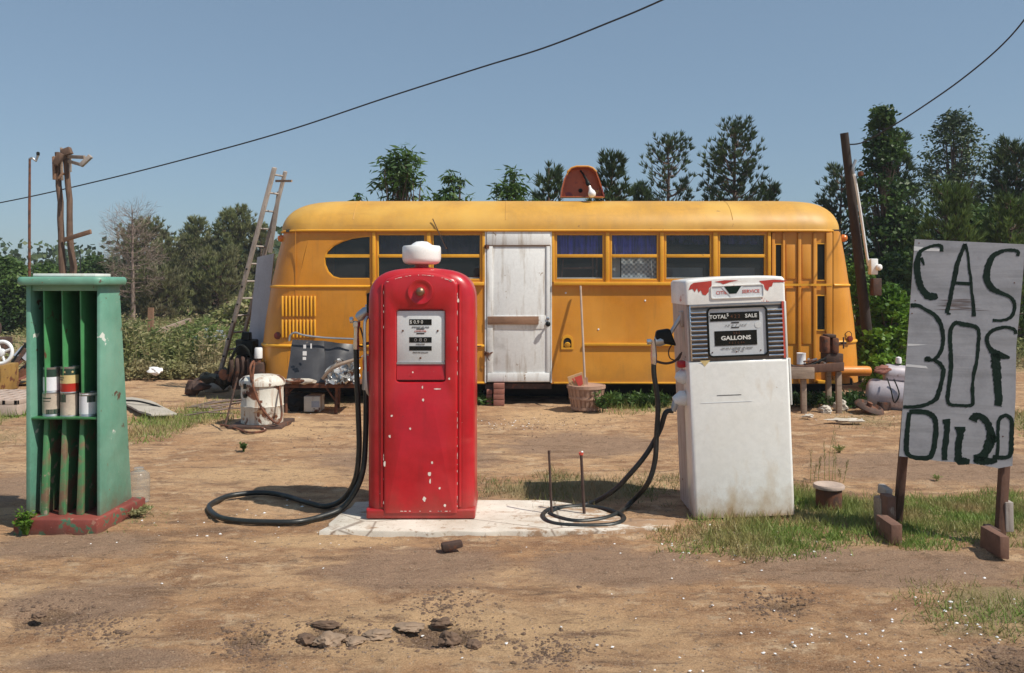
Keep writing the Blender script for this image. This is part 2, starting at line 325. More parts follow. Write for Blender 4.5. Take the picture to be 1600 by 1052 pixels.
# ---------------------------------------------------------------- camera, sky, sun
cam=bpy.data.cameras.new('camera'); co=bpy.data.objects.new('camera',cam); COL.objects.link(co); SC.camera=co
co.location=(0,0,EYE); co.rotation_euler=(R(90),0,0); cam.sensor_width=36; cam.lens=F/1600*36; cam.shift_y=-(526-HY)/1600
cam.clip_start=.05; cam.clip_end=3000
SUN=Vector((1.0,-.56,1.5)).normalized()
sl=bpy.data.lights.new('sun','SUN'); so=bpy.data.objects.new('sun',sl); COL.objects.link(so)
sl.energy=4.7; sl.angle=R(.55); sl.color=(1,.93,.82); so.rotation_euler=SUN.to_track_quat('Z','Y').to_euler(); so.location=(8,-4,12)
w=bpy.data.worlds.new('World'); SC.world=w; w.use_nodes=True; nt=w.node_tree; bg=nt.nodes['Background']
sk=N(nt,'ShaderNodeTexSky',sky_type='NISHITA',sun_disc=False,sun_elevation=math.asin(SUN.z),sun_rotation=math.atan2(SUN.x,SUN.y),air_density=1.0,dust_density=.6,ozone_density=2.0,altitude=0)
hs=N(nt,'ShaderNodeHueSaturation',i={'Saturation':.80,'Value':1.0}); nt.links.new(sk.outputs[0],hs.inputs['Color'])
sm=N(nt,'ShaderNodeMix',data_type='RGBA',blend_type='MULTIPLY'); sm.inputs[0].default_value=1; sm.inputs[7].default_value=(.80,.93,1,1); nt.links.new(hs.outputs[0],sm.inputs[6])
s2=N(nt,'ShaderNodeMix',data_type='RGBA'); s2.inputs[0].default_value=.45; s2.inputs[7].default_value=(2.7,3.9,5.3,1); nt.links.new(sm.outputs[2],s2.inputs[6])
nt.links.new(s2.outputs[2],bg.inputs[0]); bg.inputs[1].default_value=.088
SC.view_settings.view_transform='Standard'; SC.view_settings.look='None'; SC.view_settings.exposure=0.12; SC.view_settings.gamma=1
SC.render.resolution_x=1024; SC.render.resolution_y=673
# ---------------------------------------------------------------- ground
def vnoise(x,y,seed=0):
    xi=np.floor(x).astype(np.int64); yi=np.floor(y).astype(np.int64); xf=x-xi; yf=y-yi
    u=xf*xf*(3-2*xf); v=yf*yf*(3-2*yf)
    def h(a,b):
        n=(a*374761393+b*668265263+seed*1442695041)&0xffffffff
        n=((n^(n>>13))*1274126177)&0xffffffff
        return ((n^(n>>16))&0xffff)/65535.0
    return (h(xi,yi)*(1-u)+h(xi+1,yi)*u)*(1-v)+(h(xi,yi+1)*(1-u)+h(xi+1,yi+1)*u)*v
def fbm(x,y,o=4,seed=0):
    s=0;a=.5;t=0
    for i in range(o):
        s=s+a*vnoise(x*2**i+i*17.3,y*2**i-i*9.1,seed+i); t+=a; a*=.5
    return s/t
def EL(x0,x1,y0,y1):
    n,f=gd(y1),gd(y0); cy=(n+f)/2; cx=((x0+x1)/2-800)/F*cy; return (cx,cy,(x1-x0)/2/F*cy,(f-n)/2)
GRASS=[EL(735,1065,738,792),EL(1170,1420,762,835),EL(1050,1290,815,868),EL(1380,1600,775,858),EL(1500,1680,775,830),
       EL(1430,1720,905,985),EL(205,345,635,683),EL(-60,45,630,680),EL(935,1060,618,648),EL(1230,1330,755,800),EL(1560,1700,640,700)]
DRY=[EL(1390,1700,960,1010),EL(430,560,618,640),EL(1270,1420,640,672),EL(150,260,790,830),EL(1050,1250,840,875),EL(-80,40,670,710)]
DARK=[EL(1130,1640,848,925),EL(800,1150,850,925),EL(480,820,850,925),EL(-50,280,830,875),EL(0,270,900,985),EL(-100,150,735,790),EL(1240,1700,700,760),
      EL(480,800,690,740),EL(760,1060,672,715),EL(0,330,1010,1052),EL(1540,1640,1000,1052)]
SAND=[EL(190,440,592,632),EL(250,620,650,690),EL(740,1010,632,668),EL(330,700,830,860),EL(300,1100,930,1050),EL(250,580,720,760)]
PITS=[EL(455,560,972,1012),EL(600,765,965,1012),EL(1180,1260,930,955),EL(345,420,985,1010),EL(20,130,940,985),EL(1500,1640,1010,1060)]
def emask(x,y,Ls,p=1.0):
    m=np.zeros_like(x)
    for cx,cy,rx,ry in Ls:
        d=np.sqrt(((x-cx)/rx)**2+((y-cy)/ry)**2); m=np.maximum(m,np.clip(1.35-d*p,0,1)/1.35*1.2)
    return np.clip(m,0,1)
def gh(x,y):
    x=np.asarray(x,float); y=np.asarray(y,float)
    h=(fbm(x*.7,y*.9,3,3)-.5)*.03+(fbm(x*3,y*5,4,5)-.5)*.022+(fbm(x*12,y*18,3,9)-.5)*.018
    h=h-.045*np.clip(emask(x,y,PITS)*1.5-fbm(x*7,y*7,4,21)*1.1,0,1)
    h=h+.012*np.clip(fbm(x*2.2,y*9,3,31)-.55,0,1)*4
    far=np.clip((np.sqrt(x*x+y*y)-14)/30,0,1)
    return h*(1-far)-.012*(1-far)
def axis(core0,core1,step,grow,end):
    a=list(np.arange(core0,core1,step)); s=step; p=a[-1]
    while p<end: s*=grow; p+=s; a.append(p)
    return a
xp=axis(0,6.0,.026,1.09,900); xs=np.array([-v for v in xp[:0:-1]]+xp)
ys=[2.7]; s=.013
while ys[-1]<12: ys.append(ys[-1]+max(.013,(ys[-1])**2*.00055))
s=ys[-1]-ys[-2]
while ys[-1]<1500: s*=1.09; ys.append(ys[-1]+s)
yn=[2.7];s=.05
while yn[-1]>-300: s*=1.3; yn.append(yn[-1]-s)
ys=np.array(yn[:0:-1]+ys)
GX,GY=np.meshgrid(xs,ys); GZ=gh(GX,GY)
nx,ny=len(xs),len(ys)
me=bpy.data.meshes.new('ground'); me.vertices.add(nx*ny); me.vertices.foreach_set('co',np.stack([GX,GY,GZ],-1).ravel())
idx=np.arange(nx*ny).reshape(ny,nx); q=np.stack([idx[:-1,:-1],idx[:-1,1:],idx[1:,1:],idx[1:,:-1]],-1).reshape(-1,4)
me.loops.add(q.size); me.loops.foreach_set('vertex_index',q.ravel()); me.polygons.add(len(q)); me.polygons.foreach_set('loop_start',np.arange(0,q.size,4)); me.polygons.foreach_set('loop_total',np.full(len(q),4)); me.update(calc_edges=True); me.validate()
at=me.color_attributes.new('cover','FLOAT_COLOR','POINT')
far=np.clip((GY-13.0)/2,0,1)*np.clip(1-(np.abs(GX)-0)/400,0,1)
gm=np.maximum(emask(GX,GY,GRASS),far*.8); gm=np.maximum(gm,.62*emask(GX,GY,DRY)); dm=emask(GX,GY,DARK); sm_=emask(GX,GY,SAND)
at.data.foreach_set('color',np.stack([gm,dm,sm_,emask(GX,GY,PITS)],-1).ravel())
me.shade_smooth()
m,nt,b,v=newmat('sandy_dirt'); L=nt.links
ca=N(nt,'ShaderNodeVertexColor',layer_name='cover'); sp=N(nt,'ShaderNodeSeparateColor'); L.new(ca.outputs[0],sp.inputs[0])
def soft(src,vec,scale,lo,hi,amp=.9,st=None):
    n=noiz(nt,vec,scale,7,.65,stretch=st); a=N(nt,'ShaderNodeMath',operation='MULTIPLY_ADD',i={1:amp,2:-amp/2}); L.new(n,a.inputs[0])
    s=N(nt,'ShaderNodeMath',operation='ADD'); L.new(src,s.inputs[0]); L.new(a.outputs[0],s.inputs[1]); return ramp(nt,s.outputs[0],lo,hi)
c=mix(nt,ramp(nt,noiz(nt,v,.55,6,.6,stretch=(1,1.6,1)),.40,.60),(.41,.23,.115),(.55,.36,.205))
c=mix(nt,ramp(nt,noiz(nt,v,2.2,9,.72,stretch=(1,2.0,1)),.45,.60),c,(.225,.115,.06))
c=mix(nt,ramp(nt,noiz(nt,v,3.7,9,.75,stretch=(1,1.7,1)),.53,.64),c,(.58,.42,.27))
c=mix(nt,soft(sp.outputs[2],v,1.5,.35,.75),c,(.54,.355,.195))
c=mix(nt,soft(sp.outputs[1],v,2.0,.30,.62,1.1,(1,2.2,1)),c,(.26,.17,.118))
c=mix(nt,ramp(nt,noiz(nt,v,1.3,7,.7,stretch=(1,4.5,1)),.55,.66),c,(.14,.078,.05))
c=mix(nt,soft(ca.outputs[1],v,6,.40,.75),c,(.105,.065,.042))
c=mix(nt,soft(sp.outputs[0],v,4,.40,.70,.8),c,(.24,.20,.095))
mm=N(nt,'ShaderNodeMath',operation='MULTIPLY',i={1:.9}); L.new(ramp(nt,noiz(nt,v,8,9,.78,stretch=(1,1.7,1)),.54,.64),mm.inputs[0]); c=mix(nt,mm.outputs[0],c,(.11,.072,.05))
mm=N(nt,'ShaderNodeMath',operation='MULTIPLY',i={1:.7}); L.new(ramp(nt,noiz(nt,v,45,4,.7),.60,.72),mm.inputs[0]); c=mix(nt,mm.outputs[0],c,(.10,.065,.045))
mm=N(nt,'ShaderNodeMath',operation='MULTIPLY',i={1:.55}); L.new(ramp(nt,noiz(nt,v,70,3,.7),.62,.70),mm.inputs[0]); c=mix(nt,mm.outputs[0],c,(.56,.45,.34))
gr=ramp(nt,noiz(nt,v,150,2,.6),.35,.65); c=mix(nt,.22,c,mix(nt,gr,(.16,.085,.045),(.86,.60,.38)))
L.new(c,b.inputs['Base Color']); b.inputs['Roughness'].default_value=.95; b.inputs['Specular IOR Level'].default_value=.15
b1=N(nt,'ShaderNodeBump',i={'Strength':1.0,'Distance':.035}); L.new(noiz(nt,v,9,10,.7,stretch=(1,1.4,1)),b1.inputs['Height'])
b2=N(nt,'ShaderNodeBump',i={'Strength':.9,'Distance':.009}); L.new(noiz(nt,v,90,6,.8),b2.inputs['Height']); L.new(b1.outputs[0],b2.inputs['Normal']); L.new(b2.outputs[0],b.inputs['Normal'])
me.materials.append(m); gro=bpy.data.objects.new('ground',me); COL.objects.link(gro); tag(gro,'bare sandy dirt yard with worn brown patches','ground',kind='structure')
# ---------------------------------------------------------------- numpy leaf cards
def leafmesh(name,C,D,Wd,mat,parent=None,origin=None,tri=False):
    """C base points, D length vectors, Wd half-width vectors -> pointed leaf (kite) or blade (triangle)"""
    n=len(C)
    if tri: V=np.stack([C-Wd,C+Wd,C+D],1); k=3
    else: V=np.stack([C,C+D*.45+Wd,C+D,C+D*.45-Wd],1); k=4
    me=bpy.data.meshes.new(name); me.vertices.add(n*k); me.vertices.foreach_set('co',V.reshape(-1).astype(np.float32))
    me.loops.add(n*k); me.loops.foreach_set('vertex_index',np.arange(n*k,dtype=np.int32)); me.polygons.add(n)
    me.polygons.foreach_set('loop_start',np.arange(0,n*k,k,dtype=np.int32)); me.polygons.foreach_set('loop_total',np.full(n,k,dtype=np.int32)); me.update(calc_edges=True)
    return finish(me,name,mat,parent,origin)
def unit(a): return a/(np.linalg.norm(a,axis=-1,keepdims=True)+1e-9)
def rdir(n): return unit(rng.normal(size=(n,3)))
def perp(D,w):
    n=len(D); a=np.cross(D,rdir(n)); return unit(a)*np.asarray(w).reshape(-1,1)
def grasspatch(name,regions,dens,h,mat,label,thr=.35,w=.0022,flat=.6,cat='grass'):
    C=[]
    for cx,cy,rx,ry in regions:
        n=int(dens*rx*ry*4*2.0); x=cx+rng.uniform(-1.35,1.35,n)*rx; y=cy+rng.uniform(-1.35,1.35,n)*ry
        d=np.sqrt(((x-cx)/rx)**2+((y-cy)/ry)**2); k=(1.25-d)+(fbm(x*2.6,y*3.4,4,77)-.5)*2.2
        keep=rng.uniform(0,1,n)<np.clip(k*1.3,0,1); C.append(np.stack([x[keep],y[keep]],-1))
    C=np.concatenate(C); n=len(C); z=gh(C[:,0],C[:,1])-.004; hh=h*(.35+rng.uniform(0,1,n)**1.7)*(.6+.8*fbm(C[:,0]*2,C[:,1]*2,2,5))
    D=rng.normal(size=(n,3))*flat; D[:,2]=1; D=unit(D)*hh[:,None]
    base=np.concatenate([C,z[:,None]],1); wv=perp(D,w*(.6+rng.uniform(0,1,n)*.8)); wv[:,2]*=.3
    o=leafmesh(name,base,D,wv,mat,tri=True); return tag(o,label,cat,kind='stuff')
grasspatch('green_grass',[GRASS[i] for i in (1,2,3,4,9)],9000,.07,M['grass'],'green grass growing round the white pump and the hand painted sign',w=.0035)
grasspatch('thin_grass',[GRASS[0]],3600,.06,M['dry'],'thin yellowing grass strip behind the concrete pad',w=.003)
grasspatch('yard_grass',[GRASS[i] for i in (6,7,8,10)],1500,.10,M['grass'],'low grass at the back of the dirt yard',w=.005)
grasspatch('corner_grass',[GRASS[5]],4200,.05,M['grass'],'sparse grass at the right front corner of the yard',w=.003)
grasspatch('dry_grass',DRY,1100,.05,M['dry'],'dry straw and dead grass scattered on the dirt',w=.003,flat=1.6)
# ---------------------------------------------------------------- concrete pad
def blob_slab(name,pts,z0,z1,mat,label=None,kind='structure',rag=.03,seed=0,cat=None,origin=None):
    P=[Vector((x,y,0)) for x,y in pts]; out=[]
    for i,p in enumerate(P):
        q=P[(i+1)%len(P)]; n=max(2,int((q-p).length/.05))
        for j in range(n):
            r=p.lerp(q,j/n); k=mnoise.noise_vector(r*6+Vector((seed,0,0)))*rag+mnoise.noise_vector(r*20)*rag*.4; out.append((r.x+k.x,r.y+k.y))
    cx=sum(p[0] for p in out)/len(out); cy=sum(p[1] for p in out)/len(out)
    L=[[(x,y,z0) for x,y in out],[(x,y,z1-.008) for x,y in out]]
    for k in (.99,.8,.5,.2): L.append([(cx+(x-cx)*k,cy+(y-cy)*k,z1+.004*mnoise.noise(Vector((x*k*4,y*k*4,1)))) for x,y in out])
    o=MB().layers(L).build(name,mat,smooth=40,origin=origin); return tag(o,label,cat,kind=kind)
mp,nt,b,v=newmat('pad_concrete'); 
c=mix(nt,ramp(nt,noiz(nt,v,2.2,7,.65),.35,.65),(.50,.44,.36),(.72,.68,.60))
sx=N(nt,'ShaderNodeSeparateXYZ'); nt.links.new(v,sx.inputs[0]); g=N(nt,'ShaderNodeMapRange',i={1:-.1,2:.95,3:-.035,4:.17}); nt.links.new(sx.outputs[0],g.inputs[0])
a_=N(nt,'ShaderNodeMath',operation='ADD'); nt.links.new(noiz(nt,v,5,9,.75,stretch=(1,1.8,1)),a_.inputs[0]); nt.links.new(g.outputs[0],a_.inputs[1])
c=mix(nt,ramp(nt,a_.outputs[0],.53,.62),c,(.33,.21,.125)); c=mix(nt,ramp(nt,noiz(nt,v,22,7,.75),.57,.66),c,(.27,.18,.11))
vo=N(nt,'ShaderNodeTexVoronoi',feature='DISTANCE_TO_EDGE',i={'Scale':1.3}); wv_=N(nt,'ShaderNodeMapping'); nt.links.new(v,wv_.inputs[0]); nt.links.new(wv_.outputs[0],vo.inputs[0]); c=mix(nt,ramp(nt,vo.outputs[0],.0,.012,(.8,.8,.8,1),(0,0,0,1)),c,(.16,.11,.08))
nt.links.new(c,b.inputs['Base Color']); b.inputs['Roughness'].default_value=.9
bp=N(nt,'ShaderNodeBump',i={'Strength':.5,'Distance':.006}); nt.links.new(noiz(nt,v,25,7,.7),bp.inputs['Height']); nt.links.new(bp.outputs[0],b.inputs['Normal'])
blob_slab('concrete_pad',[(-1.13,5.12),(-.5,5.08),(.2,5.08),(.62,5.1),(.95,5.18),(1.02,5.33),(.72,5.38),(.55,5.62),(.27,5.82),(-.2,5.82),(-1.05,5.78)],-.05,.020,mp,'pale worn concrete pad under the fuel pumps',rag=.025,cat='pavement')
# ---------------------------------------------------------------- green oil rack
rk=T('oil_can_rack','tapering green metal oil can rack with bins on a red base','rack',(-2.70,5.35,0))
xl,xr,yf=-2.925,-2.477,5.20; z0,z1=.08,1.475; ybb,ybt=5.63,5.455; t=.014
# side panels
for x0,x1 in ((xl,xl+.028),(xr-.022,xr)):
    MB().hexa([(x0,yf,z0),(x1,yf,z0),(x1,ybb,z0),(x0,ybb,z0)],[(x0,yf,z1),(x1,yf,z1),(x1,ybt,z1),(x0,ybt,z1)]).build('side_panel',M['green'],rk,bevel=.004)
MB().hexa([(xl+.028,ybb-.05,z0),(xr-.022,ybb-.05,z0),(xr-.022,ybb,z0),(xl+.028,ybb,z0)],[(xl+.028,ybt-.05,z1),(xr-.022,ybt-.05,z1),(xr-.022,ybt,z1),(xl+.028,ybt,z1)]).build('back_panel',pm('shade_dark_back_panel',(.014,.045,.02),.8,.4,6),rk)  # near black colour paints the deep shade behind the dividers
MB().box(xl+.028,xr-.022,yf+.012,yf+.03,1.435,z1).build('header_rail',M['green'],rk,bevel=.004)
zs=.672
MB().box(xl+.028,xr-.022,yf+.006,5.50,zs-.012,zs).build('shelf',M['greenshade'],rk,bevel=.002)
for px in (70,98.5,127):
    X=(px-800)/F*(yf+.03)
    zt=1.46
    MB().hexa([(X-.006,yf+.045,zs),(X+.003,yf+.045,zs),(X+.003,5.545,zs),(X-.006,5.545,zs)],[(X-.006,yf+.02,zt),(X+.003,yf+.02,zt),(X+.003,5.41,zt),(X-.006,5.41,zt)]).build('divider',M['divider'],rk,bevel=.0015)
for px in (71.5,100,127.5):
    X=(px-800)/F*(yf+.05)
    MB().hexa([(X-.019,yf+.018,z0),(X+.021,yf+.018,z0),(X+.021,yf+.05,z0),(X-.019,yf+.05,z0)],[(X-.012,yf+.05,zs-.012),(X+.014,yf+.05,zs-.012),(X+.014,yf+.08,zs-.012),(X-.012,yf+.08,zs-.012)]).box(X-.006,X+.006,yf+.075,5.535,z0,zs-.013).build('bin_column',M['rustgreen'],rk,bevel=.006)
MB().layers([[(x,y,z) for x,y in rrect(xl-.03,xr+.033,5.14,5.50,.05)] for z in (1.470,)]+[[(xl+(xr-xl)/2+(x-(xl+xr)/2)*k,5.32+(y-5.32)*k,z) for x,y in rrect(xl-.03,xr+.033,5.14,5.50,.05)] for k,z in ((1.02,1.480),(1.03,1.495),(1.02,1.510),(.99,1.520))]).build('roof_slab',M['green'],rk,bevel=.003,smooth=50)
MB().box(xl+.03,xr-.04,5.22,5.42,1.5215,1.540).build('top_plate',M['white'],rk,bevel=.003)
bb=MB().layers([[(x,y,z) for x,y in ((-2.965,5.135),(-2.468,5.135),(-2.40,5.66),(-2.965,5.68))] for z in (-.02,.075)]+[[(x,y,.082) for x,y in ((-2.955,5.145),(-2.476,5.145),(-2.41,5.65),(-2.955,5.67))]]).build('base',M['base'],rk,bevel=.005)
# cans on the rack shelf
def can(name,label,px0,px1,pb,pt,d,bands):
    r=(px1-px0)/2/F*d; X=((px0+px1)/2-800)/F*d; zb=EYE-(pb-HY)/F*d; zt=EYE-(pt-HY)/F*d; h=zt-zb
    t=T(name,label,'can',(X,d,zb),'oil cans standing on the shelf of the green rack')
    MB().lathe([(r*.9,.004),(r,.0),(r,.004),(r*.97,.007),(r*.97,h-.007),(r,h-.004),(r,h),(r*.93,h),(r*.92,h-.006),(0,h-.006)],(X,d,zb),32).build('can_body',M['alu'],t)
    for nm,mt,a,bq,u0,u1 in bands:   # band height fraction and angular range (deg, 0 = towards the camera)
        vs=[];n=22; rr=r*.985
        for i in range(n+1):
            an=R(-90+u0+(u1-u0)*i/n)
            for z in (a,bq): vs.append((X+rr*math.cos(an),d+rr*math.sin(an),zb+h*z))
        MB().add(vs,[(2*i,2*i+2,2*i+3,2*i+1) for i in range(n)]).build(nm,M[mt],t)
    return t,X,d,zb,r,h
zS=HY+(EYE-zs)*F/5.29
CN=lambda n: n
can('oil_can','white and rust stained can with a dark swoosh, lower left on the rack shelf',67.5,93.5,zS,612.6,5.29,[('label_panel','canr2',.12,.95,-89,89),('dark_band','cang',.10,.30,-10,89),('lettering_stripe','cang',.74,.80,-45,25),('lettering_stripe','cang',.63,.67,-45,20)])
can('oil_can','white and rusty can with a small dark square, lower middle on the rack shelf',95.5,121.5,zS,612.6,5.29,[('label_panel','canr2',.05,.95,-89,89),('dark_square','cang',.60,.93,-60,5)])
can('oil_can','clean white labelled can with dark notch, right end of the rack shelf',125,152.5,zS,612.6,5.29,[('label_panel','canw',.10,.86,-89,89),('dark_notch','cang',.60,.87,15,70),('lid_band','canw',.92,.98,-89,89)])
can('oil_can','can with dark green top and white label, upper left of the stacked cans',68.5,93.5,612.6,573.4,5.29,[('label_panel','canw',.08,.62,-89,89),('dark_band','cang',.62,.92,-60,60)])
_,X,d,zb,r,h=can('oil_can','red and cream oil can with stars, upper right of the stacked cans',95.2,123.5,612.6,572.2,5.29,[('red_band','canr',.04,.36,-89,89),('cream_band','cany',.36,.68,-89,89),('dark_band','cang',.68,.92,-89,89),('lettering_stripe','txtb',.56,.60,-80,-10),('lettering_stripe','txtb',.48,.52,-80,-15)])
for a in (-52,-5,42):
    an=R(-90+a); n=Vector((math.cos(an),math.sin(an),0)); tn=Vector((-n.y,n.x,0)); c0=Vector((X,d,zb+h*.80))+n*(r*.995)
    vs=[c0+(tn*math.sin(R(36*k))+Vector((0,0,1))*math.cos(R(36*k)))*(.009 if k%2==0 else .0042) for k in range(10)]
    MB().add([c0+n*.0008]+vs,[(0,1+k,1+(k+1)%10) for k in range(10)]).build('star',M['cany'],_,smooth=None)
# ---------------------------------------------------------------- red pump
rp=T('fuel_pump','round shouldered red fuel pump with white lamp disc and chipped paint','fuel pump',(-.565,5.55,.03))
cx=-.565; zb=.028
def dome(hw,zs,zt,r,zb,n=18,sq=2.3):
    o=[(cx-hw,zb),(cx+hw,zb)]
    for i in range(n+1):
        a=math.pi*i/n; c_,s_=math.cos(a),math.sin(a)
        o.append((cx+hw*math.copysign(abs(c_)**(2/sq),c_),zs+(zt-zs)*abs(s_)**(2/sq)))
    return o
shell=dome(.334,1.33,1.575,0,zb+.05,26,3.1)
_xs=[p[0] for p in shell]; _hw=.334; _pz=min(p[1] for p in shell); _hz=max(p[1] for p in shell)-_pz
_in=[(cx+(x-cx)*(1-.075/_hw),_pz+(z-_pz)*(1-.075/_hz)) for x,z in shell]
MB().rprism(shell,5.352,5.80,.075,6,cap0=False).ringfill(_in,rrect(cx-.17,cx+.17,.84,1.34,.02),(cx,1.09),5.352).build('body_shell',M['red'],rp,smooth=50)
# front panel with recess
fr=[(cx-.231,zb+.035),(cx+.231,zb+.035)]+[(cx+.231*math.cos(math.pi*i/22)if 0 else cx+.231*(1-2*i/22),1.487+.050*(1-(1-2*i/22)**2)+(.012 if 0<i<22 else -.012)) for i in range(23)]
hole=rrect(cx-.150,cx+.152,.870,1.318,.022)
def insetc(P,k): return [(cx+(x-cx)*(1-k/.231),zb+(z-zb)*(1-k/1.5)) for x,z in P]
hc=(cx,1.09)
pn=MB(); A=[]
for P in (fr,hole):
    for x,z in P: A.append(round(math.atan2(z-hc[1],x-hc[0]),4))
A=sorted(set(A+[round(-math.pi+2*math.pi*i/60,4) for i in range(60)])); B=[A[0]]
for a in A[1:]:
    if a-B[-1]>2e-3: B.append(a)
A=B
ol=cross_loop(fr,hc,A); il=cross_loop(hole,hc,A)
LL=[[(x,5.50,z) for x,z in ol],[(x,5.352,z) for x,z in ol]]
for k,y in ((.003,5.342),(.010,5.334),(.018,5.331)): LL.append([(x,y,z) for x,z in insetc(ol,k)])
def sch(k): return [(hc[0]+(x-hc[0])*k,hc[1]+(z-hc[1])*(1+(k-1)*.7)) for x,z in il]
for k,y in ((1.06,5.331),(1.02,5.334),(1.0,5.342),(.985,5.375),(.98,5.385)): LL.append([(x,y,z) for x,z in sch(k)])
pno=pn.layers(LL,cap0=False,cap1=True).build('front_panel',M['redtrim'],rp,smooth=40)
# sloping sill below the dial
MB().add([(cx-.147,5.337,.885),(cx+.148,5.337,.885),(cx+.148,5.349,.982),(cx-.147,5.349,.982)],[(0,1,2,3)]).build('recess_sill',M['red'],rp)
dp=MB().box(cx-.147,cx+.148,5.349,5.383,.985,1.310).build('dial_face',M['dial'],rp,bevel=.002)
yd=5.3485
for (px0,px1,py0,py1) in ((639.5,674.5,499,508),(639.5,674.5,527,535.5),(639.5,674.5,541,548)):
    p=W(px0,py1,yd);q_=W(px1,py0,yd); MB().box(p.x,q_.x,yd-.001,yd+.003,p.z,q_.z).build('counter_window',M['black'],dp)
p=W(648,503.5,yd-.0015); text_mesh('counter_digits','$ 0.9 0',M['txtw'],dp,(p.x+.01,p.y,p.z),.030)
p=W(657,531.5,yd-.0015); text_mesh('counter_digits','0 8 0',M['alu'],dp,(p.x,p.y,p.z),.030,width=1.3)
for (px,py,tx,s) in ((657,511.3,'AMOUNT OF SALE',.0125),(657,538,'GALLONS',.0115),(657,551,'PRICE PER GALLON',.0105)):
    p=W(px,py,yd-.0015); text_mesh('dial_lettering',tx,M['txtb'],dp,p,s,width=1.05)
for py in (514.2,521.3):
    p=W(657,py,yd-.001); MB().box(p.x-.024,p.x+.024,yd-.0015,yd+.001,p.z-.003,p.z+.003).build('maker_plate',M['black'],dp)
p=W(657,517.8,yd-.001); text_mesh('dial_lettering','COMPUTER',M['txtr'],dp,(p.x,p.y-.0005,p.z),.013,width=1.1)
for px,py in ((629.5,517),(684,517),(657,559.5)):
    p=W(px,py,yd); MB().lathe([(.006,0),(.006,.003),(.003,.005)],(p.x,p.y,p.z),12,axis=(0,-1,0)).build('dial_screw',M['rust'],dp)
MB().box(cx-.149,cx+.150,5.343,5.3485,.980,.992).build('dial_trim',M['alu'],rp)
gp=glassmat('pump_glass',(.99,.99,.99),.16,.05)
MB().add([(cx-.146,5.3425,.990),(cx+.147,5.3425,.990),(cx+.147,5.3425,1.308),(cx-.146,5.3425,1.308)],[(0,1,2,3)]).build('dial_glass',gp,rp,smooth=None)
# round boss and button
p=W(657,456,5.33)
MB().lathe([(.0,0),(.050,0),(.073,.003),(.079,.008),(.078,.013),(.070,.014),(.060,.008),(.035,.007),(.034,.016),(.0,.016)],(p.x,5.335,p.z),32,axis=(0,-1,0)).build('boss_ring',M['redtrim'],rp,smooth=50)
MB().lathe([(.028,0),(.028,.008),(.024,.020),(.014,.028),(.0,.031)],(p.x,5.322,p.z),24,axis=(0,-1,0)).build('button',M['brass'],rp,smooth=60)
# base flange
MB().rprism([(cx-.337,zb),(cx+.337,zb),(cx+.337,zb+.055),(cx-.337,zb+.055)],5.338,5.83,.012,3,front=True).build('base_flange',M['red'],rp,bevel=.006)
# vertical seam strips at right and left of the panel, with rivets of chipped paint
for s in (1,-1):
    MB().tube([(cx+s*.240,5.352,zb+.07),(cx+s*.240,5.350,1.0),(cx+s*.240,5.352,1.475)],.010,8).build('seam_strip',M['redtrim'],rp)
chipm=pm('bare_primer_chips',(.82,.72,.64),.7,.1,20)
def chip(parent,x,y,z,w,h,seed):
    n=14; vs=[]
    for i in range(n):
        a=2*math.pi*i/n; k=1+.45*mnoise.noise(Vector((math.cos(a)*1.5+seed,math.sin(a)*1.5,seed*2)))
        vs.append((x+w/2*math.cos(a)*k,y,z+h/2*math.sin(a)*k))
    CH.add(vs,[tuple(range(n))])
CH=MB(); random.seed(4)
for i,(px,py,w_,h_,d) in enumerate([(716,470,5,6,5.3405),(716,489,5,6,5.3585),(716.5,557,5,7,5.3585),(715,565,5,5,5.3585),(718,586,4,4,5.3585),(732,520,8,26,5.397),(731,565,8,24,5.397),(732,610,5,8,5.397),(732,645,6,8,5.397),(717,643,5,7,5.3585),(716,620,4,6,5.3585),(733,690,4,7,5.397),(732,795,5,26,5.397),(716,790,4,22,5.3585),(660,605,3,5,5.3305),(661,625,4,5,5.3305),(641,670,4,4,5.3305),(675,723,4,5,5.3305),(671,741,6,8,5.3305),(672,752,3,9,5.3305),(663,780,6,8,5.3305),(687,763,4,4,5.3305),(695,790,5,5,5.3305),(612,650,4,4,5.3305),(609,682,4,5,5.3305),(730,443,5,7,5.396),(683,608,14,2.2,5.3305),(601,725,4,10,5.3305),(718,590,4,5,5.3585),(702,592,4,4,5.3305),(645,582,3,3,5.3305),(716,742,3,12,5.3585),(731,752,3,10,5.397)]):
    p=W(px,py,d); chip(rp,p.x,p.y-.0006,p.z,w_*.8/F*d,h_*.9/F*d,i*1.7)
for k in range(70):   # edge wear along the raised front panel
    if k<22: u=random.uniform(-1,1); x_=cx+.222*u; z_=1.482+.050*(1-u*u); sz=(random.uniform(.006,.022),random.uniform(.002,.005)); y_=5.3335
    elif k<48: x_=cx+.2275; z_=random.uniform(.08,1.44); sz=(.003,random.uniform(.004,.03)); y_=5.3365
    elif k<60: x_=cx-.2275; z_=random.uniform(.08,1.44); sz=(.003,random.uniform(.004,.02)); y_=5.3365
    else: x_=cx+random.uniform(-.2,.2); z_=.075; sz=(random.uniform(.005,.02),.004); y_=5.334
    chip(rp,x_,y_-.0045,z_,sz[0],sz[1],k*2.3)
pno.data.materials.append(chipm); _b=bmesh.new(); _b.from_mesh(pno.data); _vv=[_b.verts.new(Vector(q_)-ORG[rp.name]) for q_ in CH.v]
for f_ in CH.f:
    nf=_b.faces.new([_vv[i] for i in f_]); nf.material_index=1
_b.to_mesh(pno.data); _b.free()
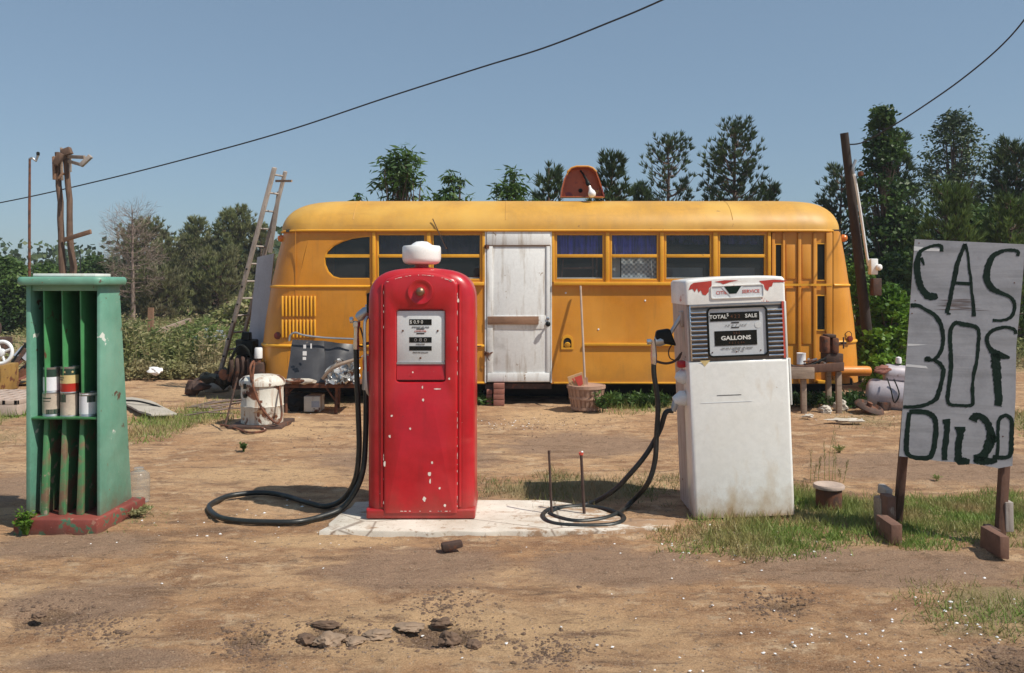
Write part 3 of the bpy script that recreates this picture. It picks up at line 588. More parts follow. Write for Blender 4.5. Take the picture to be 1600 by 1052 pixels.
# lamp disc on top
MB().lathe([(.10,0),(.10,.02),(.045,.028),(.045,.05)],(-.578,5.53,1.555),24).build('lamp_neck',M['red'],rp)
MB().lathe([(.0,.002),(.085,.003),(.108,.010),(.119,.022),(.1235,.040),(.124,.080),(.1225,.112),(.116,.121),(.070,.126),(.056,.136),(.036,.148),(.0,.152)],(-.578,5.53,1.598),36).build('lamp_disc',M['globe'],rp,smooth=45)
# left side hardware: nozzle boot, chrome guard, nozzle, outlet
xL=cx-.334
MB().box(xL-.022,xL+.01,5.46,5.60,1.29,1.42).build('nozzle_boot',M['black'],rp,bevel=.012)
MB().tube(catmull([(xL-.005,5.42,1.27),(xL-.022,5.40,1.22),(xL-.018,5.40,1.0),(xL-.010,5.40,.83),(xL+.005,5.42,.78)],6),.010,8).build('guard_strip',M['alu'],rp)
nz=MB().lathe([(.022,0),(.032,.02),(.034,.07),(.022,.10)],(-.985,5.50,1.255),16,axis=(.75,0,.6)).lathe([(.014,0),(.014,.14)],(-.93,5.50,1.33),10,axis=(1,0,.35)).build('nozzle_head',M['alu'],rp)
MB().lathe([(.018,0),(.021,.02),(.016,.10),(.019,.14),(.024,.145),(.024,.175),(.018,.18)],(-.992,5.50,1.06),14,axis=(.02,0,1)).build('nozzle_grip',M['chrome'],rp)
MB().lathe([(.0,0),(.020,.004),(.020,.024),(.0,.028)],(-1.035,5.50,1.245),14,axis=(1,0,.1)).build('nozzle_cap',M['chrome'],rp)
MB().tube(catmull([(-.965,5.50,1.20),(-.945,5.50,1.12),(-.95,5.50,1.08),(-.98,5.50,1.085)],5),.006,6).tube([(-.95,5.5,1.09),(-.905,5.5,1.10)],.010,8).build('trigger_guard',M['darkrust'],rp)
MB().lathe([(.045,0),(.040,.05),(.028,.09),(.024,.10)],(-.905,5.52,1.02),14,axis=(-.25,0,-1)).build('hose_outlet',M['red'],rp)
MB().lathe([(.020,0),(.024,.03),(.022,.14)],(-.932,5.52,.94),12,axis=(-.03,0,-1)).build('hose_coupling',M['alu'],rp)
g=.018
hp=[(-.992,5.50,1.06)]
for px,py,d in ((558,600,5.5),(560,650,5.5),(561,705,5.5),(555,749,5.52),(537,779,5.62)): hp.append(tuple(W(px,py,d)))
for px,py in ((511,791),(482,786),(446,775),(410,770),(363,774),(334,785),(327,795),(342,808),(374,814),(420,816),(464,815.5),(500,808)): hp.append(tuple(G(px,py,g)))
for px,py,d in ((533,795,5.50),(555,768,5.5),(567,736,5.5),(571,690,5.52),(572,630,5.52),(571,600,5.52)): hp.append(tuple(W(px,py,d)))
hp.append((-.934,5.52,.82))
MB().tube(catmull(hp,7),.0175,12).build('hose',M['rubber'],rp,smooth=60)
# ---------------------------------------------------------------- white pump  (built upright, then leant a little)
WP=(1.15,5.44,.0); S=1/248.0; ca_,sa_=math.cos(R(2.3)),math.sin(R(2.3))
def wl(x,y):
    dx=x-1082; dy=809.5-y; return ((dx*ca_+dy*sa_)*S,(dy*ca_-dx*sa_)*S)
wp=T('fuel_pump','boxy white fuel pump with chrome louvres and a triangle emblem, leaning left','fuel pump',(0,0,0))
w_=.632
MB().rprism([(0,0),(w_,0),(w_,.985),(0,.985)],-.012,.20,.022,4).build('lower_door',M['white'],wp,smooth=50)
sidem=pm('grimy_white_side',(.50,.43,.38),.55,.2,3,chips=((RUST,9,.66,.70),),streaks=(((.24,.15,.11),(6,6,.8),3,.5,.7,.7),),bump=(25,.3))
MB().rprism([(.002,.006),(w_-.004,.006),(w_-.004,1.345),(.002,1.345)],.012,.48,.012,3).build('cabinet',sidem,wp,smooth=50)
capO=[(-.004,1.345),(w_-.006,1.345),(w_-.006,1.485),(w_-.02,1.500)]+[(w_/2+(w_/2-.03)*math.cos(R(a)),1.498+.016*math.sin(R(a))) for a in range(15,166,15)]+[(.010,1.500),(-.004,1.485)]
redm=pm('white_cap_paint',(.80,.79,.76),.4,.06,3,chips=(((.48,.05,.035),5.5,.60,.625),),streaks=(((.55,.42,.36),(1,2,9),4,.6,.7,.6),),bump=(16,.1),coat=.2)
MB().rprism(capO,-.008,.49,.018,4).build('top_cap',redm,wp,smooth=50)
# red painted drips on the cap
for k,pts in enumerate(([(1080,441.5),(1108,438.5),(1108,446),(1104,450),(1103,456),(1099,461),(1094,460),(1091,453),(1088,457),(1085,450),(1082,456),(1078,451),(1072,453),(1075,445)],[(1182,438.5),(1206,436.5),(1226,438),(1220,440.5),(1204,441),(1202,447),(1198,448),(1196,454),(1192,452),(1189,446)],[(1112,440),(1128,437.5),(1150,437.5),(1136,440.5),(1131,442.5),(1126,444),(1122,441.5)])):
    ps=[wl(*q_) for q_ in pts]; MB().add([(u,-.0095,v_) for u,v_ in ps],[tuple(range(len(ps)))]).build('red_drip',pm('red_drip_paint%d'%k,(.48,.05,.035),.5,.15,9),wp,smooth=None)
x0,y0_=.006,-.002
u0,v1=wl(1075,471); u1,v0=wl(1226,562)
MB().box(.018,.612,.002,.014,.985,1.345).build('bezel_surround',pm('dark_louvre_backing',(.16,.15,.14),.5,.3,9,metal=.6),wp,bevel=.003)  # dark metal backing put behind the louvres for contrast
MB().box(.018,.612,-.004,.0015,1.326,1.345).build('upper_trim',M['alu'],wp,bevel=.002)
for (a,b_) in ((.024,.122),(.507,.600)):
    for k in range(11):
        z=1.008+.0285*k
        MB().tube([(a,-.004,z),(b_,-.004,z)],.0085,8).build('chrome_louvre',M['chrome'],wp)
MB().box(.017,.026,-.006,.004,.99,1.335).build('bezel_edge',M['chrome'],wp,bevel=.002)
fo=rrect(.128,.504,1.008,1.322,.028,6); fi=rrect(.136,.496,1.017,1.314,.022,6)
MB().ringfill(fo,fi,(.316,1.165),-.014,steps=[(1.0,.0)]).ringfill(fo,rrect(.127,.505,1.007,1.323,.028,6),(.316,1.165),-.014,.0).build('dial_bezel',M['black'],wp)
df=MB().prism(rrect(.137,.495,1.018,1.313,.021,6),-.004,.001).build('dial_face',M['dialw'],wp)
def wbox(name,px0,py0,px1,py1,yy,mat,par,th=.0015):
    a=wl(px0,py1); b_=wl(px1,py0); return MB().box(a[0],b_[0],yy-th,yy+.001,a[1],b_[1]).build(name,M[mat],par)
def wtext(tx,px,py,size,mat,yy=-.0075,width=1.0,bold=0,par=None,name='dial_lettering',roty=0):
    u,v_=wl(px,py); return text_mesh(name,tx,M[mat],par or df,(u,yy,v_),size,width=width,bold=bold)
def sbox(cxp,cyp,wp_,hp_,name,mat,par,yy=-.0055):
    u,v_=wl(cxp,cyp); a=wp_*S/2; b_=hp_*S/2; return MB().box(u-a,u+a,yy-.001,yy+.002,v_-b_,v_+b_).build(name,M[mat],par)
sbox(1144,494,77,13.5,'total_window','black',df)
sbox(1146,527.5,66,23,'gallons_window','black',df)
wtext('TOTAL',1118,495,.033,'txtw',width=1.05,bold=.0006); wtext('$',1133,491.5,.028,'txtw'); wtext('4 2 2',1145,494,.030,'rust'); wtext('SALE',1169.5,492.8,.033,'txtw',width=1.1,bold=.0006)
wtext('GALLONS',1146,527.5,.036,'txtw',width=1.18,bold=.0012); wtext('3 6 0',1147,520,.022,'rust'); wtext('4  2  1  0  0 0',1147,535,.018,'rust')
for py in (503.5,511): sbox(1145,py,12,1.6,'maker_plate','txtb',df)
wtext('A  M   O    F    S A L E',1146,507.5,.013,'txtb',width=1.1)
wtext('THIS  SALE  IS  COMPUTED   PER  GALLON',1148,543,.0105,'txtb',width=1.0); wtext('PRICE   TAX   INCL',1150,547,.009,'txtb')
u,v_=wl(1180.5,506.5); MB().lathe([(.021,0),(.021,.002),(0,.002)],(u,-.004,v_),24,axis=(0,-1,0)).build('dial_spot',M['dial'],df)
for px,py in ((1109.5,550.5),(1147,549),(1185,546.5)):
    u,v_=wl(px,py); MB().lathe([(.0045,0),(.0045,.002),(.002,.004)],(u,-.004,v_),10,axis=(0,-1,0)).build('dial_screw',M['rust'],df)
MB().add([(.1365,-.0112,1.0175),(.4955,-.0112,1.0175),(.4955,-.0112,1.3135),(.1365,-.0112,1.3135)],[(0,1,2,3)]).build('dial_glass',gp,wp,smooth=None)
# emblem plate
u0,v0=wl(1107,466.5);u1,v1=wl(1189,442); v0-=.002
MB().ringfill(rrect(u0,u1,v0,v1-.004,.014,5),rrect(u0+.006,u1-.006,v0+.006,v1-.010,.010,5),((u0+u1)/2,(v0+v1)/2),-.015,steps=[(1,-.006)]).ringfill(rrect(u0,u1,v0,v1-.004,.014,5),rrect(u0-.001,u1+.001,v0-.001,v1-.003,.015,5),((u0+u1)/2,(v0+v1)/2),-.015,-.006).build('emblem_frame',redm,wp)
ef=MB().prism(rrect(u0+.005,u1-.005,v0+.005,v1-.009,.010,5),-.0105,-.007).build('emblem_plate',M['dialw'],wp)
wtext('CITIES',1125,457.0,.030,'txtr',yy=-.0115,width=1.02,par=ef,name='emblem_lettering'); wtext('SERVICE',1169,454.8,.030,'txtr',yy=-.0115,width=1.02,par=ef,name='emblem_lettering')
def poly(name,pts,yy,mat,par,th=.001):
    ps=[wl(*q_) for q_ in pts]; return MB().prism(ps,yy-th,yy).build(name,M[mat] if isinstance(mat,str) else mat,par)
poly('emblem_point',[(1122,447.5),(1158,445.5),(1141,466.8)],-.012,'dialw',ef)
poly('emblem_triangle',[(1127,447.0),(1154.5,445.6),(1146.5,458),(1135.5,458.6)],-.0135,'darkgreen',ef)
# right edge trim and handle
MB().box(.600,.612,-.010,.010,.99,1.345).build('trim_strip',M['txtr'],wp)
MB().box(.6125,.626,-.012,.012,.99,1.345).build('edge_strip',M['white'],wp,bevel=.003)
MB().box(.632,.644,-.004,.03,.69,.985).build('side_handle',M['white'],wp,bevel=.003)
sbox(1135,616.5,38,.9,'door_scratch','txtb',wp,-.0123); sbox(1131,627.5,80,.8,'door_scratch','dialw',wp,-.0123)
wst=pm('rub_stain',(.52,.45,.33),.6,.2,6)
tabm=MB().add([(.07,-.0135,.992),(.135,-.0135,.992),(.10,-.0135,.955)],[(0,1,2)]).build('peeled_label',M['cany'],wp)
# left side hardware
xL=.0
MB().box(-.02,.004,.10,.20,1.20,1.30).build('nozzle_boot',sidem,wp,bevel=.006)
MB().lathe([(.0,0),(.045,0),(.050,.02),(.030,.055),(.0,.07)],(.004,.14,.880),16,axis=(-1,0,-.1)).build('side_knob',M['dial'],wp,smooth=60)
MB().lathe([(.045,0),(.052,.03),(.030,.075),(.026,.085)],(.004,.14,.745),16,axis=(-1,0,-.25)).build('hose_outlet',M['dial'],wp,smooth=60)
MB().lathe([(.022,0),(.024,.02),(.019,.07)],(-.060,.14,.725),12,axis=(-.35,0,-1)).build('hose_coupling',M['alu'],wp)
MB().hexa([(-.19,.09,1.11),(-.05,.09,1.08),(-.05,.15,1.08),(-.19,.15,1.11)],[(-.175,.09,1.185),(-.09,.09,1.195),(-.09,.15,1.195),(-.175,.15,1.185)]).build('nozzle_cover',M['black'],wp,bevel=.015,bseg=3)
MB().lathe([(.030,0),(.036,.03),(.020,.09)],(-.185,.12,1.115),14,axis=(1,0,.05)).lathe([(.013,0),(.013,.16)],(-.10,.12,1.14),10,axis=(.55,0,.8)).build('nozzle_head',M['alu'],wp)
MB().lathe([(.0,0),(.018,.003),(.018,.03),(.0,.034)],(-.24,.12,1.112),14,axis=(1,0,.1)).build('nozzle_cap',M['chrome'],wp)
MB().lathe([(.016,0),(.020,.02),(.022,.06),(.016,.14),(.018,.16)],(-.198,.12,.965),14,axis=(.02,0,1)).build('nozzle_grip',M['chrome'],wp)
MB().tube(catmull([(-.18,.12,.985),(-.12,.12,.97),(-.06,.12,.985),(-.02,.12,1.03)],5),.008,8).tube(catmull([(-.07,.12,1.10),(-.10,.12,1.05),(-.09,.12,1.0),(-.04,.12,.99),(-.015,.12,1.04)],5),.004,6).build('trigger_guard',M['darkrust'],wp)
MB().box(-.05,.004,.09,.16,.94,.985).build('nozzle_rest',M['red'],wp,bevel=.01)
wp.location=WP; wp.rotation_euler=(0,R(-2.3),0)
bpy.context.view_layer.update(); Mi=wp.matrix_world.inverted()
ORG[wp.name]=Vector((0,0,0))
loc=lambda v_: tuple(Mi@Vector(v_))
hp=[wp.matrix_world@Vector((-.198,.12,.985)),wp.matrix_world@Vector((-.200,.12,.90)),W(1028,630,5.56),W(1026,677,5.56),W(1023,722,5.56),W(1011,757,5.58)]
hp+=[G(px,py,g) for px,py in ((985,786),(962,804),(937,812),(900,815),(871,809),(860,802),(880,794),(915,792),(950,797),(972,806),(972,815),(951,821),(899,822),(862,818),(848,807),(858,797))]
hp+=[G(px,py,g+.0) for px,py in ((880,793),)]+[W(919,788,5.75),W(957,768,5.68),(W(985,740,5.62)),W(1011,708,5.6),W(1031,672,5.59),W(1040,645,5.58)]
hp.append(Vector(wp.matrix_world@Vector((-.083,.14,.66))))
MB().tube([loc(q_) for q_ in catmull(hp,7)],.0165,12).build('hose',M['rubber'],wp,smooth=60)
# ---------------------------------------------------------------- rods standing on the pad
a=W(858,709,5.5); b_=W(862,803,5.47)
MB().tube([b_,a],[.008,.0075],8).lathe([(.009,0),(.009,.02)],a,8).build('steel_rod',M['darkrust'],origin=(b_.x,b_.y,.02)); tag(bpy.data.objects['steel_rod'],'thin plain steel rod standing upright in the concrete pad','rod')
a=W(908,709,5.5); b_=W(913,806,5.47)
rt=T('steel_rod','thin steel rod with a red and white tip standing inside the coiled hose','rod',(b_.x,b_.y,.02))
MB().tube([b_,a],[.010,.009],8).build('shaft',M['darkrust'],rt)
MB().lathe([(.0,-.01),(.014,-.008),(.015,.008),(.0,.012)],a,10).build('red_tip',M['txtr'],rt); MB().lathe([(.0,0),(.009,.004),(.0,.012)],a+Vector((.006,-.008,.008)),8).build('white_cap',M['papr'],rt)
# ---------------------------------------------------------------- bus trailer
D=10.5; bz=lambda py: EYE-(py-HY)/F*D; bx=lambda px: (px-800)/F*D
bus=T('bus_body','yellow bus body used as a filling station office, white plank door in its side','bus',(bx(880),D+1.1,0))
DEP=2.25
ZB,ZT=bz(600),bz(361)
def XL(z):   # left edge of the end wall profile
    t=(z-ZB)/(ZT-ZB); return -.07+bx(402)+ (bx(440)-bx(402))*(.25*t+.75*t*t)
def XR(z):
    t=(z-ZB)/(ZT-ZB); return .05+bx(1352)+(bx(1319)-bx(1352))*(.25*t+.75*t*t)
RC=.42
def plan(z,ins=0):
    """closed outline of the body at height z; front corners first"""
    l,r=XL(z)+ins,XR(z)-ins; y0=D+ins; y1=D+DEP-ins; P=[]
    q=XR(z)-bx(1303)
    for cx_,cy_,a0,rx in ((l+RC,y0+RC,180,RC),(r-q,y0+RC,270,q),(r-q,y1-RC,0,q),(l+RC,y1-RC,90,RC)):
        for i in range(9):
            a=R(a0+90*i/8); P.append((cx_+rx*math.cos(a),cy_+RC*math.sin(a),z))
    return P
# body: shell without the flat front, then the front wall in cells
m_=MB(); zsx=[ZB,bz(565),bz(540),bz(500),bz(447),bz(400),ZT]
L_=[]
for z in zsx:
    P=plan(z); L_.append(P[9:]+P[:9])      # starts at right front corner arc, ends with left front corner arc
m_.layers(L_,cap0=False,cap1=False,close=False)
# front wall cells
wins=[(589,665),(675,752),(868,944),(954,1029),(1039,1112),(1123,1197)]; WT,WB,WM=366,438,400
xb=sorted({505-8,582}|{a for w2 in wins for a in w2}|{759,861,1204,1302})
zb_=[361,WT,WB,447,500,540,600]
def xl_(z): return XL(z)+RC
def xr_(z): return bx(1303)
cols=['L']+xb+['R']
def cxv(c,py):
    z=bz(py)
    return xl_(z) if c=='L' else xr_(z) if c=='R' else bx(c)
def isopen(a,b_,p,q_):
    if a=='L' or b_=='R': return False
    if a>=759 and b_<=861: return True
    if a>=1204 and b_<=1302: return True
    if (a,b_)==(497,582) and p>=WT and q_<=WB: return True
    for w2 in wins:
        if a>=w2[0] and b_<=w2[1] and p>=WT and q_<=WB: return True
    return False
for i in range(len(cols)-1):
    for j in range(len(zb_)-1):
        a,b_=cols[i],cols[i+1]; p,q_=zb_[j],zb_[j+1]
        if b_==1302 and a==1204 and False: continue
        if isopen(a,b_,p,q_): continue
        if p<600 and cxv(b_,p)-cxv(a,p)<1e-4: continue
        m_.add([(cxv(a,q_),D,bz(q_)),(cxv(b_,q_),D,bz(q_)),(cxv(b_,p),D,bz(p)),(cxv(a,p),D,bz(p))],[(0,1,2,3)])
# D shaped rear window surround
oc=(bx(545),bz(402)); outer=[(bx(497),bz(WB)),(bx(582),bz(WB)),(bx(582),bz(WT)),(bx(497),bz(WT))]
Dsh=[(bx(579),bz(436)),(bx(579),bz(368.5)),(bx(566),bz(369.5)),(bx(550),bz(372)),(bx(534),bz(377)),(bx(520),bz(384)),(bx(510),bz(393)),(bx(506),bz(403)),(bx(506.5),bz(414)),(bx(511),bz(425)),(bx(519),bz(433)),(bx(530),bz(436))]
m_.ringfill(outer,Dsh,oc,D,D,steps=[(.999,D+.05)])
body=m_.build('body',M['bus'],bus,smooth=30)
# end wall ribs of darkness come from real seams: thin panel seam strips
for px in (462,): MB().box(bx(px)-.003,bx(px)+.003,D-.004,D+.002,bz(598),ZT).build('panel_seam',M['bus'],bus)
# roof
rl=[]; k_=14
for i in range(k_+1):
    a=math.pi/2*i/k_; zz=ZT+.005+(bz(306)-.02-ZT)*math.sin(a)**1.0; ins=1-math.cos(a)
    l0,r0=XL(ZT)-.025,XR(ZT)+.02; y0,y1=D-.03,D+DEP+.03; rc=RC+.03
    e=ins*.42; P=[]
    l,r,ya,yb=l0+e,r0-e*.62,y0+ins*.62,y1-ins*.62; rr=max(.12,rc+e*.25)
    for cx_,cy_,a0 in ((l+rr,ya+rr,180),(r-rr,ya+rr,270),(r-rr,yb-rr,0),(l+rr,yb-rr,90)):
        for j in range(9):
            an=R(a0+90*j/8); P.append((cx_+rr*math.cos(an),cy_+rr*math.sin(an),zz))
    rl.append(P)
P=rl[-1]; mx_=sum(p[0] for p in P)/len(P); my_=D+DEP/2
rl.append([(mx_+(x-mx_)*.985,my_+(y-my_)*.55,z+.022) for x,y,z in P]); 
rf=MB().layers(rl,cap0=False).build('roof',M['busroof'],bus,smooth=40)
gl=[(x,y,ZT-.012) for x,y,z in rl[0]]; MB().tube([(x,y,ZT+.002) for x,y,z in rl[0]],.014,6,closed=True).build('rain_gutter',M['bustrim'],bus)
for px in (552,790,1145): 
    pts=[];X=bx(px)
    for i in range(3,k_+1):
        a=math.pi/2*i/k_; ins=1-math.cos(a); pts.append((X,D-.032+ins*.62,ZT+.005+(bz(306)-.02-ZT)*math.sin(a)))
    MB().tube(pts,.004,5).build('roof_seam',M['busroof'],rf)
# interior
ins=.09
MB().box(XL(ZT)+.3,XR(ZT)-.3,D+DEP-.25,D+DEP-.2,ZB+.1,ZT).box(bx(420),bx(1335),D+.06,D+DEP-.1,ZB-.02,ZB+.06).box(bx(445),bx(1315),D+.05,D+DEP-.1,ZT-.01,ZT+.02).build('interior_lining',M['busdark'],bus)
MB().box(bx(430),bx(1330),D+.35,D+DEP-.3,ZB-.14,ZB-.02).box(bx(520),bx(1250),D+.7,D+1.5,.0,ZB-.05).build('chassis_dark_slab',M['under'],bus)  # unseen black slab added below the floor to keep the underside dark
# windows
def window(px0,px1,curt=None,low=None):
    wf=MB()
    x0,x1=bx(px0),bx(px1); z0,z1=bz(WB),bz(WT); f_=.022
    wf.box(x0-.001,x0+.018,D+.004,D+.045,z0,z1).box(x1-.018,x1+.001,D+.004,D+.045,z0,z1).box(x0+.018,x1-.018,D+.004,D+.045,z1-.012,z1+.001).box(x0+.018,x1-.018,D+.004,D+.045,z0-.001,z0+.018)
    wf.box(x0+.018,x1-.018,D+.001,D+.04,bz(402)-.004,bz(398)+.004)
    o=wf.build('window_frame',M['bustrim'],bus,bevel=.003)
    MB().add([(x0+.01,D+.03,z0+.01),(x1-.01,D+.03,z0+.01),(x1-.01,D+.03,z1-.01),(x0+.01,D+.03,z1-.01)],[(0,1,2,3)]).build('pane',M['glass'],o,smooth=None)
    return o,x0,x1,z0,z1
def pleat(name,x0,x1,z0,z1,y,mat,parent,amp=.015,n=40,fq=60):
    vs=[];
    for i in range(n+1):
        x=x0+(x1-x0)*i/n; yy=y+amp*math.sin(x*fq)+amp*.5*math.sin(x*fq*.37+1)
        vs+= [(x,yy,z0),(x,yy*1.0+0.01,z1)]
    return MB().add(vs,[(2*i,2*i+2,2*i+3,2*i+1) for i in range(n)]).build(name,mat,parent,smooth=60)
ckm,nt,b,v=newmat('checked_cloth'); ck=N(nt,'ShaderNodeTexChecker',i={'Scale':34.0}); nt.links.new(v,ck.inputs[0]); c=mix(nt,ck.outputs[1],(.20,.22,.25),(.44,.46,.48)); nt.links.new(c,b.inputs['Base Color'])
clothm=pm('grey_cloth',(.32,.34,.36),.9,.15,5)
whitesill=pm('window_ledge_white',(.5,.55,.6),.6,.1,5)
for i,(a,b_) in enumerate(wins):
    o,x0,x1,z0,z1=window(a,b_)
    if i in (2,3): pleat('curtain',x0,x1,bz(401),z1+.01,D+.075,M['curtain'],o)
    if i in (0,1): pleat('curtain',x0,x1,bz(396),z1+.01,D+.20,pm('dark_curtain%d'%i,(.02,.02,.075),.9,.4,9),o)
    if i in (4,5): pleat('curtain',x0,x1,bz(388)+.05,z1+.01,D+.10,pm('violet_curtain%d'%i,(.035,.03,.16),.9,.5,6,streaks=(((.002,.002,.01),(4,4,4),3,.45,.55,.9),)),o,amp=.03)
    MB().box(x0+.02,x1-.02,D+.05,D+.12,z0+.0,z0+.035).build('inner_ledge',whitesill,o)
    if i==2:
        MB().bar((x0+.1,D+.45,bz(419)),(x1-.08,D+.40,bz(418)),.12,.025).bar((x0+.10,D+.45,bz(436)),(x0+.12,D+.45,bz(404)),.02,.02).bar((x1-.1,D+.42,bz(436)),(x1-.1,D+.42,bz(392)),.02,.02).bar((x1-.05,D+.42,bz(436)),(x1-.05,D+.42,bz(388)),.02,.02).build('shelf_rail',M['brick'],o)
    if i==3:
        pleat('checked_curtain',x0+.14,x1,z0+.03,bz(402),D+.075,ckm,o,amp=.004); pleat('plain_curtain',x0+.02,x0+.13,z0+.03,bz(402),D+.11,clothm,o,amp=.004)
        MB().bar((x0+.06,D+.09,bz(404)),(x0+.05,D+.09,bz(382)),.025,.03).build('curtain_hook',M['alu'],o)
    if i in (4,5): MB().box(x0,x1,D+.5,D+.52,z0+.02,z0+.16).build('grey_reflection_block',clothm,o)  # grey block added low in the window in place of reflections
# oval window frame & pane
of=MB().ringfill(Dsh,[(oc[0]+(x-oc[0])*.955,oc[1]+(z-oc[1])*.955) for x,z in Dsh],oc,D+.006,steps=[(1,D+.04)]).box(bx(506)+.01,bx(579),D+.004,D+.04,bz(402)-.004,bz(398)+.004).build('window_frame',M['bustrim'],bus)
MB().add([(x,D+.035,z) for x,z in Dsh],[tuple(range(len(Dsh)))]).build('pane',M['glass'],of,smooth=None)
# posts, sills and belt mouldings
tr=M['bustrim']
for a,b_ in ((582,587),(667,673)): MB().box(bx(a),bx(b_),D-.020,D-.002,bz(441),bz(363)).build('window_post',tr,bus,bevel=.006)
for a,b_ in ((946,952),(1031,1037),(1114,1121),(1199,1204),(753.5,758),(862,866)): MB().box(bx(a),bx(b_),D-.018,D-.002,bz(441),bz(363)).build('window_post',tr,bus,bevel=.006)
def mould(px0,px1,py,h=.022,dep=.032,nm='belt_moulding'):
    return MB().box(bx(px0),bx(px1),D-dep,D-.001,bz(py)-h,bz(py)+h).build(nm,tr,bus,bevel=.008)
mould(582,757,443.5,.022,.05,'window_sill'); mould(865,1205,443.5,.022,.05,'window_sill')
# belt mouldings that wrap the rounded corners
def wrap(py,side,px_end,r_=.018):
    z=bz(py); P=plan(z); pts=[]
    if side=='L': pts=[Vector(p) for p in P[-4:]]+[Vector(p) for p in P[:9]]+[Vector((bx(px_end),D,z))]
    else: pts=[Vector((bx(px_end),D,z))]+[Vector(p) for p in P[9:22]]
    MB().tube(pts,r_,8).build('belt_moulding',tr,bus,smooth=60)
wrap(448,'L',579); wrap(541,'L',757,.022); wrap(446,'R',1303); wrap(535,'R',1305,.022)
mould(912,1180,538.5,.020,.03)
mould(408,757,598,.012,.018,'skirt_edge'); mould(865,1204,598.5,.012,.018,'skirt_edge')
# louvres
for r0,r1 in ((463,494),(500,527)):
    for k in range(10):
        px=440+5.6*k
        lz=MB().hexa([(bx(px),D-.002,bz(r1)),(bx(px+4.0),D-.002,bz(r1)),(bx(px+4.0),D+.003,bz(r1)),(bx(px),D+.003,bz(r1))],[(bx(px),D-.002,bz(r0)),(bx(px+4.0),D-.002,bz(r0)),(bx(px+4.0),D+.003,bz(r0)),(bx(px),D+.003,bz(r0))])
        lz=MB().tube([(bx(px+1.6),D-.004,bz(r1)),(bx(px+1.6),D-.010,bz(r1-2)),(bx(px+1.6),D-.010,bz(r0+2)),(bx(px+1.6),D-.004,bz(r0))],.014,8).build('louvre',tr,bus)
# small lamps, filler recess, tail lamp
MB().lathe([(.0,0),(.045,.0),(.042,.03),(.028,.055),(0,.062)],(XL(bz(371))+.03,D+.27,bz(371)),16,axis=(-1,-.5,0)).build('marker_lamp',M['orangelamp'],bus,smooth=60)
MB().lathe([(.0,0),(.048,.0),(.045,.03),(.030,.06),(0,.068)],(XR(bz(371))-.012,D+.22,bz(371)),16,axis=(1,-.5,0)).build('marker_lamp',M['orangelamp'],bus,smooth=60)
MB().lathe([(.0,0),(.048,.0),(.044,.02),(0,.028)],(bx(433),D+.04,bz(525)),18,axis=(-.15,-1,0)).build('tail_lamp',M['redlamp'],bus,smooth=60)
MB().lathe([(.0,0),(.040,.0),(.036,.02),(0,.024)],(bx(1329),D+.03,bz(530)),16,axis=(.5,-1,0)).build('tail_lamp',M['redlamp'],bus,smooth=60)
fx,fz=bx(886.5),bz(537)
fo=[(fx-.075,fz-.07),(fx+.075,fz-.07),(fx+.075,fz+.03)]+[(fx+.075*math.cos(R(a)),fz+.03+.075*math.sin(R(a))) for a in range(20,161,20)]+[(fx-.075,fz+.03)]
fi=[(fx+(x-fx)*.66,fz+(z-fz)*.68) for x,z in fo]
ff=MB().ringfill(fo,fi,(fx,fz),D-.012,steps=[(1,D-.002)]).ringfill(fo,[(fx+(x-fx)*1.01,fz+(z-fz)*1.01) for x,z in fo],(fx,fz),D-.012,D-.001).build('filler_recess',tr,bus)
MB().add([(x,D-.003,z) for x,z in fi],[tuple(range(len(fi)))]).build('recess_back',M['under'],ff)
MB().lathe([(0,0),(.038,0),(.036,.015),(0,.02)],(fx,D-.004,fz-.018),18,axis=(0,-1,-.3)).build('filler_cap',M['bustrim'],ff)
# white plank door
dr=T('tmp','x','x',(0,0,0)); bpy.data.objects.remove(dr)
x0,x1=bx(760.5),bx(859.5)
do=MB().box(x0,x1,D-.012,D+.03,bz(597),bz(384)).build('door',M['doorwhite'],bus,bevel=.004)
MB().box(x0+.005,x0+.075,D-.024,D-.0125,bz(582),bz(385)).build('door_stile',M['doorwhite'],do,bevel=.003)
MB().box(x1-.045,x1-.005,D-.024,D-.0125,bz(582),bz(385)).build('door_stile',M['doorwhite'],do,bevel=.003)
MB().box(x0+.01,x1-.01,D-.030,D-.0125,bz(596),bz(582.5)).build('door_rail',M['doorwhite'],do,bevel=.004)
MB().box(x0+.006,x1-.006,D-.020,D-.0125,bz(514),bz(493)).build('door_rail',M['doorwhite'],do,bevel=.003)
jitter(MB().box(bx(762),bx(841.5),D-.042,D-.0205,bz(507),bz(494.5)).build('cross_board',M['brownwood'],do,bevel=.003),.004)
jitter(MB().box(x0,x1,D-.030,D+.02,bz(383),bz(362)).build('door_header',M['doorwhite'],do,bevel=.006),.006,8)
MB().box(x0-.005,x1+.005,D-.018,D-.012,bz(385.5),bz(383.2)).build('header_strip',M['oldwood'],do)
kn=MB().lathe([(.0,0),(.03,.0),(.03,.006),(.012,.010),(.012,.035),(.026,.045),(.030,.062),(.020,.075),(0,.078)],(bx(856),D-.024,bz(506)),18,axis=(0,-1,0)).build('door_knob',M['black'],do,smooth=60)
MB().lathe([(.0,0),(.018,.0),(.018,.006),(0,.008)],(bx(856),D-.024,bz(498)),14,axis=(0,-1,0)).build('key_plate',M['chrome'],do)
for py in (386,553): MB().box(x0-.03,x0+.03,D-.034,D-.024,bz(py)-.02,bz(py)+.02).lathe([(.009,-.03),(.009,.03)],(x0,D-.04,bz(py)),8).build('hinge',M['rust'],do)
